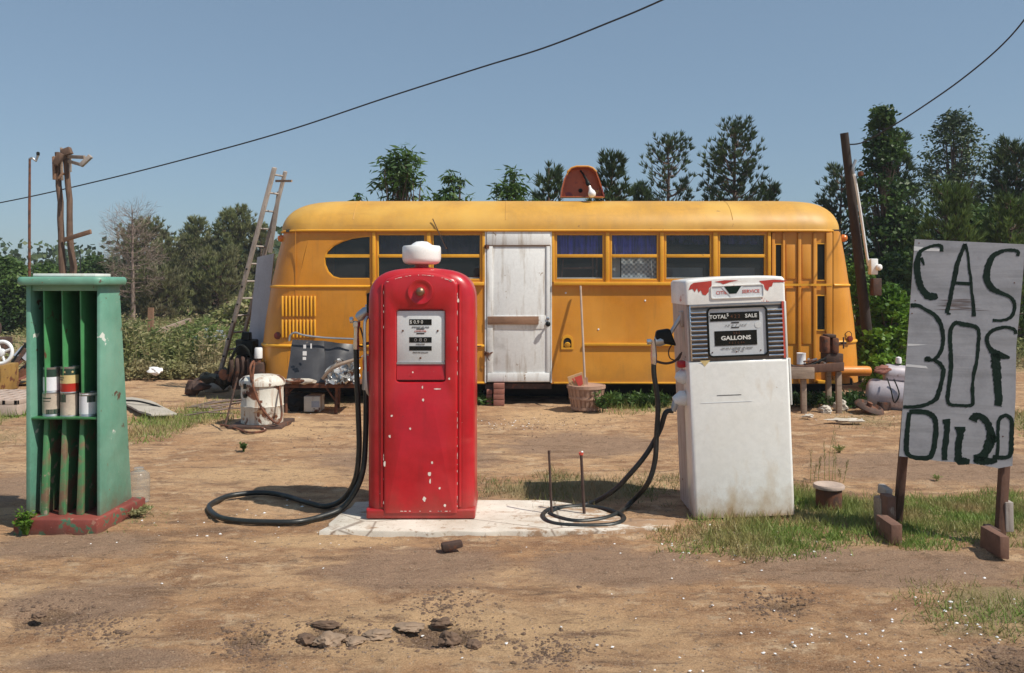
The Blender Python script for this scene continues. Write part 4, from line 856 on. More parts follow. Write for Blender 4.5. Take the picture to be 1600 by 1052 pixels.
for pxx in (758.6,): MB().box(bx(757.6),bx(760),D-.016,D+.01,bz(598),bz(362)).box(bx(859.9),bx(862.3),D-.016,D+.01,bz(598),bz(362)).build('door_frame',M['doorwhite'],bus)
MB().tube(catmull([(bx(757),D-.03,bz(548)),(bx(763),D-.05,bz(552)),(bx(770),D-.04,bz(550)),(bx(762),D-.05,bz(557)),(bx(765),D-.05,bz(563))],4),.006,6).build('door_chain',M['rust'],do)
MB().box(bx(758),bx(862),D+.02,D+.2,bz(608),bz(600)).build('door_step',M['darkrust'],bus)
# folding bus door
fd=MB().box(bx(1205),bx(1302),D+.028,D+.05,bz(600),bz(362)).build('folding_door',M['bus'],bus)
for i,(a,b_) in enumerate(((1206,1211),(1223,1227),(1247,1252),(1271,1276),(1291,1301))): MB().box(bx(a),bx(b_),D-.004+.004*(i%2),D+.028,bz(598),bz(364)).build('door_post',M['bus'],fd,bevel=.006)
for a,b_ in ((1229,1245),(1254,1269)):
    for p,q_ in ((382,436),(450,538)): MB().box(bx(a),bx(b_),D+.016,D+.028,bz(q_),bz(p)).build('door_panel',M['bus'],fd,bevel=.006)
for a,b_,p,q_ in ((1212,1222,382,437),(1277,1290,381,438),(1277,1290,462,516)):
    MB().box(bx(a),bx(b_),D+.020,D+.030,bz(q_),bz(p)).build('door_glass',M['black'],fd)
    MB().ringfill([(bx(a-1),bz(q_+1)),(bx(b_+1),bz(q_+1)),(bx(b_+1),bz(p-1)),(bx(a-1),bz(p-1))],[(bx(a+.6),bz(q_-.6)),(bx(b_-.6),bz(q_-.6)),(bx(b_-.6),bz(p+.6)),(bx(a+.6),bz(p+.6))],(bx((a+b_)/2),bz((p+q_)/2)),D+.012,steps=[(1,D+.022)]).build('glass_trim',tr,fd)
MB().box(bx(1206),bx(1300),D-.010,D-.001,bz(447),bz(443.5)).build('door_band',tr,fd)
MB().box(bx(1276),bx(1305),D-.05,D+.1,bz(599),bz(594)).build('door_ledge',tr,bus,bevel=.004)
# bumper tube
MB().tube([(bx(1300),D-.05,bz(579)),(bx(1330),D-.045,bz(579.3)),(bx(1352),D-.02,bz(579.6)),(bx(1357),D-.01,bz(580))],[.062,.062,.062,.058],14).build('bumper',pm('orange_bumper_paint',(.62,.22,.03),.45,.15,5,chips=((RUST,9,.68,.72),)),bus,smooth=50)
MB().tube(catmull([(bx(1322),D+.03,bz(522)),(bx(1327),D+.02,bz(518)),(bx(1332),D+.03,bz(522)),(bx(1330),D+.02,bz(530)),(bx(1323),D+.03,bz(529)),(bx(1322),D+.03,bz(522))],5),.005,6).build('hook_ring',M['darkrust'],bus)
for px,py in ((884,458),(935,515),(742,570),(1008,470),(690,580),(1150,500)): MB().lathe([(.0,0),(.012,0),(.008,.006),(0,.008)],(bx(px),D,bz(py)),8,axis=(0,-1,0)).build('rivet',M['papr'],bus)
MB().tube([W(676,342,D-.03),W(697,389,D-.06)],.006,6).lathe([(.012,0),(.012,.02)],W(697,389,D-.06),8).build('antenna_stub',M['darkrust'],bus)
MB().tube(catmull([W(739,516,D-.02),W(741,535,D-.05),W(735,541,D-.03),W(752,541,D-.03)],5),.007,6).build('door_hook',M['darkrust'],bus)
# brick piers
for i,(a,b_,p,q_,lab) in enumerate(((771,788,605,633,'taller brick pier under the white door of the bus'),(760,769,612,632,'short dark brick stub left of the brick pier under the bus'))):
    y=gd(q_); s_=T('brick_pier',lab,'brick pier',(((a+b_)/2-800)/F*y,y,0))
    n=4 if i==0 else 3; h=.26/n if i==0 else .06
    for k in range(n):
        p0=W(a,q_,y); p1=W(b_,q_,y); j=.006*mnoise.noise(Vector((k,i,2.2)))
        MB().box(p0.x+j,p1.x+j,y+j,y+.18+j,k*h-.01*(k==0),(k+1)*h-.005).build('brick',M['brick'],s_,bevel=.004)
# ---------------------------------------------------------------- roof sign with bulb
ys_=11.0
rs=T('roof_lamp_sign','rust orange domed metal shade with bare bulb on the bus roof','lamp sign',W(909,308,ys_))
O=[(875,309),(877,295),(881,280),(886,270),(892,264),(900,261.5),(918,261.5),(925,264),(931,270),(935,280),(940,295),(944,309)]
Ow=[(W(x,y,ys_).x,W(x,y,ys_).z) for x,y in O]
c0=(W(909,290,ys_).x,W(909,290,ys_).z)
MB().ringfill(Ow,[(c0[0]+(x-c0[0])*.93,c0[1]+(z-c0[1])*.94) for x,z in Ow],c0,ys_-.10,steps=[(1.0,ys_+.06)]).layers([[(x,ys_-.10,z) for x,z in Ow],[(x,ys_+.07,z) for x,z in Ow]],cap0=False,cap1=True).build('shade_rim',M['signor'],rs,smooth=40)
MB().prism([(c0[0]+(x-c0[0])*.93,c0[1]+(z-c0[1])*.94) for x,z in Ow],ys_+.045,ys_+.055).build('shade_back',M['signor'],rs)
MB().tube([(x,ys_-.10,z) for x,z in Ow[3:-3]],.011,6).build('rim_bead',M['orangeedge'],rs)
p=W(913,272,ys_-.06);q_=W(921,289,ys_-.14)
MB().tube([W(907,267,ys_),W(911,272,ys_-.04),q_],[.012,.014,.02],8).lathe([(.02,0),(.028,.02),(.026,.06)],W(917,283,ys_-.11),12,axis=(.35,-.3,-1)).build('lamp_socket',M['black'],rs)
MB().lathe([(.016,0),(.018,.03),(.026,.055),(.046,.085),(.050,.115),(.038,.145),(.0,.158)],W(921,291,ys_-.14),18,axis=(.28,-.35,-1)).build('light_bulb',M['globe'],rs,smooth=60)
MB().lathe([(.0,0),(.028,0),(.02,.02),(0,.024)],W(907,298,ys_+.04),12,axis=(0,-1,0)).build('dark_knob',M['black'],rs)
MB().tube([W(888,268,ys_-.02),W(888,272,ys_+.2)],.02,6).build('rear_strut',M['rust'],rs)
# ---------------------------------------------------------------- ladder and sheet leaning at the rear of the bus
ld=T('ladder','long weathered grey extension ladder leaning on the left end of the bus','ladder',(-4.1,11.9,0))
f0,f1=W(338,606,11.9),W(429,262,11.35); u0,u1=W(372,560,12.15),W(446,268,11.55)
f0.z=.02
MB().bar(f0,f1,.045,.085,up=(0,1,0)).build('rail',M['greywood'],ld,bevel=.006)
MB().bar(u0,u1,.04,.07,up=(0,1,0)).build('rail',M['greywood'],ld,bevel=.006)
for k in range(12):
    t_=.10+.87*k/11; a=f0.lerp(f1,t_); tb=(a.z-u0.z)/(u1.z-u0.z)
    if tb<0.02: continue
    b_=u0.lerp(u1,min(tb,1)); MB().tube([a,b_],.014,6).build('rung',M['greywood'],ld)
MB().bar(W(431,283,11.5),W(456,283,11.3),.02,.03).build('top_hook',M['oldwood'],ld)
for k in range(6):
    a=f0.lerp(f1,.15+.08*k); MB().lathe([(.013,0),(.013,.01)],a+Vector((0,-.045,0)),8,axis=(0,-1,0)).build('rung_bolt',M['black'],ld)
MB().bar(W(422,395,11.7),W(436,300,11.6),.05,.03).build('short_strut',M['greywood'],ld)
sb=[W(402,402,11.2),W(428,396,11.1),W(412,560,11.3),W(384,568,11.4)]
vs=[tuple(p) for p in (sb[3],sb[2],sb[1],sb[0])]; vs2=[(x+.004,y+.02,z) for x,y,z in vs]
o=MB().add(vs+vs2,[(0,1,2,3),(7,6,5,4),(0,4,5,1),(1,5,6,2),(2,6,7,3),(3,7,4,0)]).build('metal_sheet',M['blueboard'],origin=(vs[0][0],vs[0][1],0)); tag(o,'tall pale blue grey sheet leaning between the ladder and the bus','metal sheet')
# engine block and junk behind the drum
en=T('old_engine','oily black old engine with rusty manifold, left of the bus','engine',(-3.45,11.0,0))
def WB_(n,px0,px1,py0,py1,y0,y1,mat,par,bev=.02,j=.02):
    a=W(px0,py1,y0);b_=W(px1,py0,y0); return jitter(MB().box(a.x,b_.x,y0,y1,a.z,b_.z).build(n,M[mat],par,bevel=bev,bseg=2),j,6)
WB_('air_cleaner',368,394,532,556,10.9,11.2,'black',en)
WB_('engine_block',362,404,556,612,10.95,11.4,'darkrust',en,.03,.05)
for k in range(5):
    p=W(362+9*k,562+3*(k%2),10.9); MB().tube(catmull([p,p+Vector((.02,-.08,.02)),p+Vector((.03,-.09,-.12)),p+Vector((-.02,-.03,-.26))],5),.026,8).build('manifold_pipe',M['darkrust'],en)
MB().tube(catmull([W(352,600,10.9),W(362,560,10.8),W(376,540,10.8),(W(392,556,10.8)),(W(398,590,10.7))],6),.018,8).build('engine_hose',M['black'],en)
MB().lathe([(.06,0),(.07,.01),(.07,.04),(.02,.05)],W(352,585,10.9),16,axis=(-.3,-1,0)).build('pulley',M['rust'],en)
WB_('carburettor',377,391,519,533,10.95,11.05,'black',en,.01,.02)
# more parts heap
hp_=T('scrap_parts','small heap of dark rusty engine parts beside the ladder foot','scrap',(-3.9,11.3,0))
for k in range(9):
    random.seed(50+k); p=Vector((-3.95+random.uniform(-.25,.3),11.2+random.uniform(-.2,.3),.08+random.uniform(0,.25)))
    rock(p,(random.uniform(.06,.13),.08,random.uniform(.05,.10)),k,2,.5).build('iron_piece',M['darkrust' if k%2 else 'black'],hp_)
o=rock(W(337,603,11.7)+Vector((0,0,-.02)),(.19,.14,.09),4,3,.25).build('concrete_lump',M['concrete'],origin=(W(337,603,11.7).x,11.7,0)); tag(o,'grey concrete lump at the foot of the long ladder','concrete lump')
wc=T('white_canister','small white cylindrical canister on the engine beside the bus corner','canister',W(404,560,10.6))
MB().lathe([(.0,0),(.045,0),(.047,.01),(.047,.115),(.04,.13),(.0,.132)],W(404,560,10.6),20).build('canister_body',M['papr'],wc); MB().lathe([(.03,0),(.03,-.20)],W(404,560,10.6),10).build('canister_neck',M['rust'],wc)
WB_('stand_block',398,412,567,612,10.55,10.7,'darkrust',en,.01,.02)
# ---------------------------------------------------------------- white rusty drum
dx=W(401,660,8.75); dc=Vector((dx.x,8.95,0)); 
dm_=T('steel_drum','chipped white steel drum with rust streaks, domed lid and a draped hose','drum',tuple(dc))
k_=8.95/F; hh=EYE-(590-HY)*k_
rr_=.213
MB().lathe([(rr_-.01,.03),(rr_,.035),(rr_,.2),(rr_+.006,.21),(rr_,.22),(rr_,.42),(rr_,hh-.04)],dc,36).build('drum_body',M['rustwhite'],dm_)
MB().lathe([(rr_+.012,hh-.075),(rr_+.018,hh-.07),(rr_+.018,hh-.03),(rr_+.005,hh-.012),(rr_-.03,hh+.015),(rr_*.5,hh+.03),(0,hh+.034)],dc,36).build('drum_lid',M['rustwhite'],dm_,smooth=50)
MB().box(dc.x-.27,dc.x+.27,dc.y-.27,dc.y+.27,-.03,.032).build('base_tray',M['darkrust'],dm_,bevel=.01)
y=8.70
MB().tube(catmull([W(352,664,8.6),W(362,625,8.7),W(371,590,8.78)],6)+[],.010,6).build('support_wire',M['darkrust'],dm_)
MB().tube(catmull([W(393,598,8.72),W(391,575,8.72),W(397,566,8.8),W(395,600,8.70),W(406,632,8.69),W(420,652,8.68),W(433,661,8.68),W(440,650,8.72),W(438,620,8.8),W(436,598,8.9)],6),.012,8).build('draped_hose',M['rust'],dm_)
MB().box(dc.x-.13,dc.x-.105,dc.y-.218,dc.y-.17,.40,.45).box(dc.x-.13,dc.x-.105,dc.y-.218,dc.y-.17,.31,.345).build('drum_latch',M['black'],dm_)
MB().tube(catmull([G(345,664,.02),G(365,668,.02),G(390,676,.01),G(415,672,.015),G(400,667,.01)],6),.012,6).build('ground_hose',M['rust'],dm_)
# ---------------------------------------------------------------- scrap car hood on trestle
hd=T('scrap_table','low rusty table heaped with a black car panel and crumpled metal','scrap table',(-2.2,10.1,0))
y=9.95
P=lambda px,py,d=y: W(px,py,d)
MB().box(P(444,0).x,P(560,0).x,9.75,10.25,P(0,603).z,P(0,597).z).build('table_top',M['rust'],hd,bevel=.004)
for px,yy in ((448,9.8),(526,9.8),(452,10.2),(530,10.2)): MB().tube([(P(px,0,yy).x,yy,P(0,600).z),(P(px,0,yy).x-.01,yy,-.01)],.018,8).build('leg',M['rust'],hd)
MB().tube([P(528,632,9.8),P(508,603,9.8)],.012,6).tube([P(448,615,9.8),P(466,600,9.9)],.012,6).build('brace',M['rust'],hd)
q_=[(456,597,9.82),(503,594,9.75),(502,533,10.05),(457,531,10.05)]
nx_=10;vs=[];fs=[]
for i in range(nx_+1):
    for j in range(7):
        u=i/nx_;t_=j/6; a=P(447+(508-447)*u,598,9.80).lerp(P(457+(506-457)*u,531+2*u,10.08),t_); a.y-=.035*math.sin(math.pi*u)*(.4+.6*math.sin(math.pi*t_))+.03*mnoise.noise(Vector((u*3,t_*3,1))); vs.append(tuple(a))
for i in range(nx_):
    for j in range(6): fs.append((i*7+j,(i+1)*7+j,(i+1)*7+j+1,i*7+j+1))
MB().add(vs,fs).add([(x,y_+.03,z) for x,y_,z in vs],[f[::-1] for f in fs]).build('car_panel',M['carblack'],hd,smooth=60)
vs=[]
for i in range(nx_+1):
    for j in range(7):
        u=i/nx_;t_=j/6; a=P(503+(560-503)*u,596,9.83).lerp(P(505+(560-505)*u,533+7*u,10.11),t_); a.y-=.025*math.sin(math.pi*u*1.5)+.04*mnoise.noise(Vector((u*3,t_*3,8))); vs.append(tuple(a))
MB().add(vs,fs).add([(x,y_+.03,z) for x,y_,z in vs],[f[::-1] for f in fs]).build('car_panel',M['carblack'],hd,smooth=60)
MB().tube(catmull([P(452,533,9.98),P(454,524,9.98),P(462,520,9.98),P(475,524,9.98),P(510,528,10.0),P(556,530,10.02)],6),.012,8).build('trim_rod',M['alu'],hd)
for (a,b_,p_,q2) in ((473,478,539,545),(484,487,537,545),(472,479,549,556),(472,478,558,563)):
    u=P(a,q2,9.77);v2=P(b_,p_,9.80); MB().box(u.x,v2.x,9.80,9.806,u.z,v2.z).build('paper_scrap',M['papr'],hd)
vs=[];na=26;nb_=14
for i_ in range(na+1):
    for j_ in range(nb_+1):
        u=i_/na;t_=j_/nb_; a=P(506+(562-506)*u,600-2*u,9.66).lerp(P(522+(566-522)*u,566-8*u,9.86),t_); k_2=mnoise.noise_vector(Vector((u*7,t_*4,2.2)))*.075+mnoise.noise_vector(Vector((u*17,t_*9,5)))*.035; vs.append(tuple(a+k_2))
fs=[(i_*(nb_+1)+j_,(i_+1)*(nb_+1)+j_,(i_+1)*(nb_+1)+j_+1,i_*(nb_+1)+j_+1) for i_ in range(na) for j_ in range(nb_)]
MB().add(vs,fs).add([(x,y_+.006,z) for x,y_,z in vs],[f[::-1] for f in fs]).build('crumpled_metal',pm('crumpled_silver_sheet',(.55,.54,.52),.3,.2,7,metal=.7,chips=((RUST,9,.58,.66),)),hd,smooth=25)
MB().tube(catmull([P(504,592,9.7),P(514,580,9.68),P(530,570,9.68),P(556,562,9.7)],6),.020,8).build('bent_fender',M['oldwood'],hd)
for k in range(5):
    random.seed(180+k); p=P(random.uniform(450,500),596,9.74); rock(p,(.10,.05,.035),k+40,2,.5).build('cloth_rag',M['rag' if k%2 else 'rust'],hd)
bx2=T('paint_tin','square white and blue tin box under the scrap table','tin box',(P(491,0,9.95).x,9.95,0))
MB().box(P(478,0,9.95).x,P(503,0,9.95).x,9.85,10.1,.0,.175).build('tin_body',M['rustwhite'],bx2,bevel=.006); MB().box(P(490,0,9.95).x,P(502,0,9.95).x,9.845,9.85,.05,.12).build('blue_label',M['blueboard'],bx2)
o=rock((P(465,0,10).x,10.05,.09),(.16,.12,.11),61,3,.4).build('oily_rags',M['under'],origin=(P(465,0,10).x,10.05,0)); tag(o,'black oily rag bundle beneath the scrap table','rags')
# ---------------------------------------------------------------- basket, broom, carton
bc=Vector((W(917,645,9.9).x,10.0,0))
bk=T('bushel_basket','woven splint bushel basket on the dirt under the bus windows','basket',tuple(bc))
MB().lathe([(0,.012),(.155,.0),(.165,.01),(.215,.285),(.222,.29),(.212,.292),(.205,.285),(.155,.02),(0,.02)],bc,36).build('basket_body',M['basket'],bk)
for z,r_ in ((.27,.219),(.15,.196),(.03,.172)): MB().lathe([(r_-.002,-.016),(r_+.006,-.014),(r_+.006,.014),(r_-.002,.016)],bc+Vector((0,0,z)),36).build('basket_hoop',M['basket'],bk)
for k in range(24):
    a=2*math.pi*k/24; c_,s_=math.cos(a),math.sin(a); MB().bar((bc.x+.168*c_,bc.y+.168*s_,.005),(bc.x+.219*c_,bc.y+.219*s_,.285),.030,.004,up=(c_,s_,0)).build('splint',M['basket'],bk)
br=T('broom','long thin wooden broom handle leaning from the basket against the bus','broom',(W(913,590,10.1).x,10.1,.25))
MB().tube([W(914,597,10.12),W(907,447,10.43)],.013,8).build('broom_handle',pm('broom_stick',(.42,.32,.25),.7,.2,8),br)
MB().hexa([P(903,620,10.02),P(921,620,10.02),P(921,620,10.10),P(903,620,10.10)],[P(909,590,10.05),P(918,590,10.05),P(918,590,10.11),P(909,590,10.11)]).build('broom_head',M['basket'],br)
cb=T('carton','torn tan carton with a red printed corner sticking out of the basket','carton',(W(900,605,9.9).x,9.9,.25))
cq=[P(894,618,9.93),P(914,612,9.93),P(910,582,9.95),P(887,590,9.95)]
MB().hexa([cq[0],cq[1],cq[1]+Vector((0,.06,0)),cq[0]+Vector((0,.06,0))],[cq[3],cq[2],cq[2]+Vector((0,.06,0)),cq[3]+Vector((0,.06,0))]).build('carton_body',M['cardboard'],cb)
MB().add([P(897,590,9.925),P(909,586,9.925),P(911,600,9.92),P(905,606,9.92)],[(0,1,2,3)]).add([P(893,592,9.925),P(896,591,9.925),P(899,600,9.925)],[(0,1,2)]).build('red_print',M['redprint'],cb,smooth=None)
# ---------------------------------------------------------------- work bench with vise and can
wb=T('work_bench','rough dark wooden work bench in front of the folding bus door','bench',(3.35,9.95,0))
y=9.75
MB().hexa([P(1222,585,y),P(1319,580,y),P(1319,580,10.25),P(1222,585,10.25)],[P(1222,573,y),P(1319,566,y),P(1319,566,10.25),P(1222,573,10.25)]).build('bench_top',M['post'],wb,bevel=.008)
tz=P(0,572,y).z
MB().box(P(1222,0).x,P(1262,0).x,y-.03,y+.02,P(0,592,y).z,P(0,574,y).z).build('apron',M['oldwood'],wb,bevel=.005)
for px,yy in ((1258,9.80),(1313,9.82),(1297,10.2),(1232,10.2)): MB().bar((P(px-2,0,yy).x,yy,-.02),(P(px-3,0,yy).x,yy,tz-.07),.06,.05).build('leg',M['oldwood'],wb,bevel=.006)
vi=T('bench_vise','rusty red bench vise on the right end of the work bench','vise',tuple(P(1300,570,9.95)))
def VB(n,px0,px1,py0,py1,y0,y1,mat,bev=.008): 
    a=W(px0,py1,y0);b_=W(px1,py0,y0); return MB().box(a.x,b_.x,y0,y1,a.z,b_.z).build(n,M[mat],vi,bevel=bev)
VB('vise_base',1290,1318,553,567,9.88,10.05,'darkrust'); VB('vise_jaw',1288,1298,526,553,9.86,10.04,'rust',.022); VB('vise_jaw',1301,1312,528,553,9.86,10.04,'rust',.022); VB('jaw_plate',1293,1307,523,528,9.87,10.03,'darkrust'); VB('vise_body',1290,1308,540,555,9.9,10.0,'rust',.02)
MB().tube([P(1308,537,9.94),P(1322,536,9.94)],.014,8).tube([P(1318,545,9.92),P(1318,527,9.92)],.009,6).build('vise_handle',M['darkrust'],vi)
wcn=T('white_can','white can with dents standing on the left of the work bench','can',tuple(P(1252,571,9.95)))
MB().lathe([(0,0),(.050,0),(.052,.006),(.050,.01),(.050,.125),(.053,.13),(.048,.132),(.046,.126),(0,.126)],P(1252,569.5,9.95),24).build('can_body',M['papr'],wcn)
bt=T('bench_tools','clutter of rusty tools lying along the work bench top','tools',tuple(P(1275,570,9.95)))
for k in range(12):
    random.seed(300+k); px=random.uniform(1262,1292); p=P(px,568-random.uniform(0,4),9.85+random.uniform(0,.2)); d_=Vector((random.uniform(-.1,.1),random.uniform(-.05,.05),random.uniform(0,.05)))
    MB().tube([p-d_*.6,p+d_],random.uniform(.008,.018),6).build('tool',M[('rust','darkrust','alu')[k%3]],bt)
MB().tube(catmull([P(1228,555,9.8),P(1236,571,9.8),P(1262,572,9.8),P(1290,560,9.85)],6),.014,6).build('bench_hose',M['black'],bt)
# ---------------------------------------------------------------- tanks
tk=T('storage_tank','larger silver tank lying on the ground left of the sign','tank',(4.3,10.1,0))
def tank(par,a,b_,r,mat,nm):
    a=Vector(a);b_=Vector(b_);l=(b_-a).length; pr=[(0,0),(r*.6,.008),(r*.88,.03*r/.2),(r*.975,.06*r/.2),(r,.10*r/.2),(r,l-.10*r/.2),(r*.975,l-.06*r/.2),(r*.88,l-.03*r/.2),(0,l)]
    return MB().lathe(pr,a,28,axis=b_-a).build(nm,M[mat],par,smooth=60)
tank(tk,W(1352,614,10.3),W(1480,632,9.9),.185,'tank','tank_shell')
for f_ in (.35,): 
    p=W(1383,612,10.15); MB().tube(catmull([p+Vector((-.02,-.10,.17)),p+Vector((-.02,-.2,.05)),p+Vector((.02,-.2,-.10)),p+Vector((.08,-.19,.0)),p+Vector((.05,-.12,.16))],5),.008,6).build('cable_loop',M['black'],tk)
MB().bar(W(1372,632,10.2)-Vector((0,.2,0)),W(1372,632,10.2)+Vector((0,.2,0)),.12,.10).build('cradle',M['darkrust'],tk)
t2=T('storage_tank','smaller pinkish silver tank resting on top of the larger tank','tank',tuple(W(1395,585,10.2)))
tank(t2,W(1380,582,10.25),W(1460,590,10.15),.105,'tank','tank_shell')
MB().lathe([(.03,0),(.035,.03),(.03,.07),(0,.08)],W(1404,568,10.2),14,axis=(0,0,1)).build('valve_cap',M['papr'],t2)
o=rock(W(1384,578,10.2)+Vector((-.02,0,0)),(.12,.07,.05),71,3,.5).build('rag',M['brick'],origin=tuple(W(1384,580,10.2))); tag(o,'pinkish brown rag draped beside the small tank','rag')
rk2=T('wheel_hub','brown rusty wheel hub lying in front of the large tank','hub',(W(1360,645,9.6).x,9.85,0))
MB().lathe([(.0,.03),(.10,.03),(.12,.06),(.15,.05),(.17,.02),(.16,0)],Vector((W(1360,0,9.8).x,9.85,.03)),24,axis=(.3,-.3,1)).build('hub_disc',M['darkrust'],rk2,smooth=50)
MB().lathe([(.03,0),(.03,.05),(0,.055)],Vector((W(1360,0,9.8).x,9.85,.06)),12,axis=(.3,-.3,1)).build('hub_cap',M['rust'],rk2)
# ---------------------------------------------------------------- hand painted sign
BL=W(1405,713,5.08); BR=W(1582,731,4.90); TL=W(1429.5,374,5.20)
ex=(BR-BL); ez=(TL-BL); nn=ex.cross(ez).normalized()
if nn.y>0: nn=-nn
def onp(px,py,lift=0.0,P0=None):
    o=Vector((0,0,EYE)); d=Vector(((px-800)/F,1,-(py-HY)/F)); t_=((P0 or BL)-o).dot(nn)/d.dot(nn); return o+d*t_+nn*lift
sg=T('painted_sign','tall grey board hand painted with dark green letters on two wooden posts','sign',(BL+BR)/2*1.0)
sg.location.z=0; ORG[sg.name]=Vector(sg.location)
edge=[(1405,713),(1429.5,374),(1601.5,382),(1599.8,415),(1594,480),(1588,540),(1587,620),(1583.5,680),(1582,728),(1560,732),(1535,727),(1505,723),(1470,721),(1440,717)]
fr_=[onp(x,y) for x,y in edge]; bk_=[p-nn*.012 for p in fr_]
n_=len(fr_); MB().add(fr_+bk_,[tuple(range(n_)),tuple(range(2*n_-1,n_-1,-1))]+[(i,(i+1)%n_,n_+(i+1)%n_,n_+i) for i in range(n_)]).build('board',M['board'],sg,smooth=None)
def stroke(name,pts,oy,par,wk=1.22,mat=None):
    q=[(1400+u/5.26,oy+v_/5.26,w_/5.26/2*wk) for u,v_,w_ in pts]
    P=[Vector(p) for p in q]; S_=catmull(P,6); n=len(S_)
    Lf=[];Rt=[]
    for i,p in enumerate(S_):
        a=S_[max(i-1,0)];b_=S_[min(i+1,n-1)]; t_=Vector((b_.x-a.x,b_.y-a.y)).normalized() if (Vector((b_.x-a.x,b_.y-a.y))).length>0 else Vector((1,0)); nr=Vector((-t_.y,t_.x))
        k1=1+.30*mnoise.noise(Vector((p.x*.9,p.y*.9,1.3)))+.16*mnoise.noise(Vector((p.x*2.5,p.y*2.5,4)));k2=1+.30*mnoise.noise(Vector((p.x*.9,p.y*.9,7.3)))+.16*mnoise.noise(Vector((p.x*2.5,p.y*2.5,9)))
        Lf.append(onp(p.x+nr.x*p.z*k1,p.y+nr.y*p.z*k1,.0016)); Rt.append(onp(p.x-nr.x*p.z*k2,p.y-nr.y*p.z*k2,.0016))
    vs=[];fs=[]
    for i in range(n): vs+=[Lf[i],Rt[i],Lf[i]-nn*.0014,Rt[i]-nn*.0014]
    for i in range(n-1):
        a=4*i;b_=4*(i+1); fs+=[(a,b_,b_+1,a+1),(a,a+2,b_+2,b_),(a+1,b_+1,b_+3,a+3)]
    fs+=[(0,1,3,2),(4*(n-1),4*(n-1)+2,4*(n-1)+3,4*(n-1)+1)]
    MB().add(vs,fs).build(name,mat or M['darkgreen'],par,smooth=None)
A_,B_=360,540; K=947
letters=[
('letter_c',A_,[[(375,175,24),(372,135,26),(340,122,20),(280,135,20),(220,160,22),(195,185,28),(182,230,36),(172,300,42),(180,380,46),(195,440,46),(225,500,46),(265,538,50),(310,545,50),(342,538,34)],[(232,288,8),(218,255,20),(205,225,24)]]),
('letter_a',A_,[[(565,112,24),(545,170,24),(510,260,30),(485,370,34),(460,480,30),(440,590,28),(418,682,28)],[(418,682,22),(450,688,8)],[(565,112,24),(590,190,18),(600,300,18),(615,400,20),(622,500,18),(635,600,24),(640,708,26)],[(490,435,22),(615,440,24)]]),
('letter_s',A_,[[(1000,212,20),(1003,180,24),(970,165,22),(900,165,22),(840,185,28),(790,220,36),(760,290,44),(745,360,48),(755,430,48),(800,485,42),(870,518,28),(930,545,22),(965,580,26),(975,630,24),(960,690,24),(925,725,22),(860,742,18),(795,740,22)]]),
('letter_b',A_,[[(120,620,28),(180,618,26),(240,650,24),(320,700,30),(365,770,30),(385,850,28),(385,920,26),(372,985,26),(345,1035,26),(318,1064,24),(365,1102,30),(390,1157,30),(377,1237,28),(355,1317,30),(328,1387,32),(260,1428,26),(180,1448,24),(60,1452,22)],[(318,1064,26),(290,1066,22),(262,1060,40),(258,1080,38)]]),
('letter_o',A_,[[(505,752,26),(468,780,28),(446,835,28),(447,940,28),(450,1010,28),(452,1107,30),(443,1227,28),(428,1330,28),(425,1400,26),(448,1432,24),(520,1439,20),(600,1441,22),(632,1420,24),(628,1317,26),(632,1247,18),(645,1157,26),(665,1067,22),(676,947,24),(681,860,24),(670,808,28),(630,785,28),(560,775,32),(500,760,26)]]),
('letter_f',A_,[[(985,852,22),(975,820,24),(930,800,22),(870,800,22),(800,820,24),(757,860,26),(748,910,28),(765,960,30),(800,1000,44),(850,1025,48),(935,1048,14)],[(812,1010,50),(818,1060,62),(822,1110,62),(832,1200,58),(838,1297,52),(845,1390,50),(838,1444,54)]]),
('letter_d',B_,[[(110,550,30),(100,640,30),(90,740,34),(85,830,34),(95,890,32),(150,920,28),(260,925,32),(295,890,36),(315,820,34),(328,700,36),(325,620,36),(290,570,36),(220,545,34),(110,545,30)]]),
('letter_i',B_,[[(412,605,54),(420,680,38),(410,780,40),(400,860,38),(400,942,36)]]),
('letter_l',B_,[[(530,668,74),(528,735,48),(515,820,46),(512,900,48),(518,945,54),(560,950,46),(605,958,34)]]),
('digit_two',B_,[[(630,620,60),(645,590,54),(680,580,42),(730,610,46),(765,670,50),(782,740,60),(770,800,66),(740,870,56),(700,915,54),(640,925,44)],[(640,930,36),(700,948,56),(780,950,42),(830,940,28)]]),
('digit_zero',B_,[[(830,910,24),(840,800,22),(838,700,22),(845,620,24),(880,580,26),(920,580,26),(950,620,30),(952,700,30),(948,800,32),(945,880,32),(920,915,26),(850,922,28),(795,912,22)],[(780,778,70),(838,765,30)]]),
]
for nm,oy,ss in letters:
    g_=sg
    for s_ in ss: stroke(nm,s_,oy,sg)
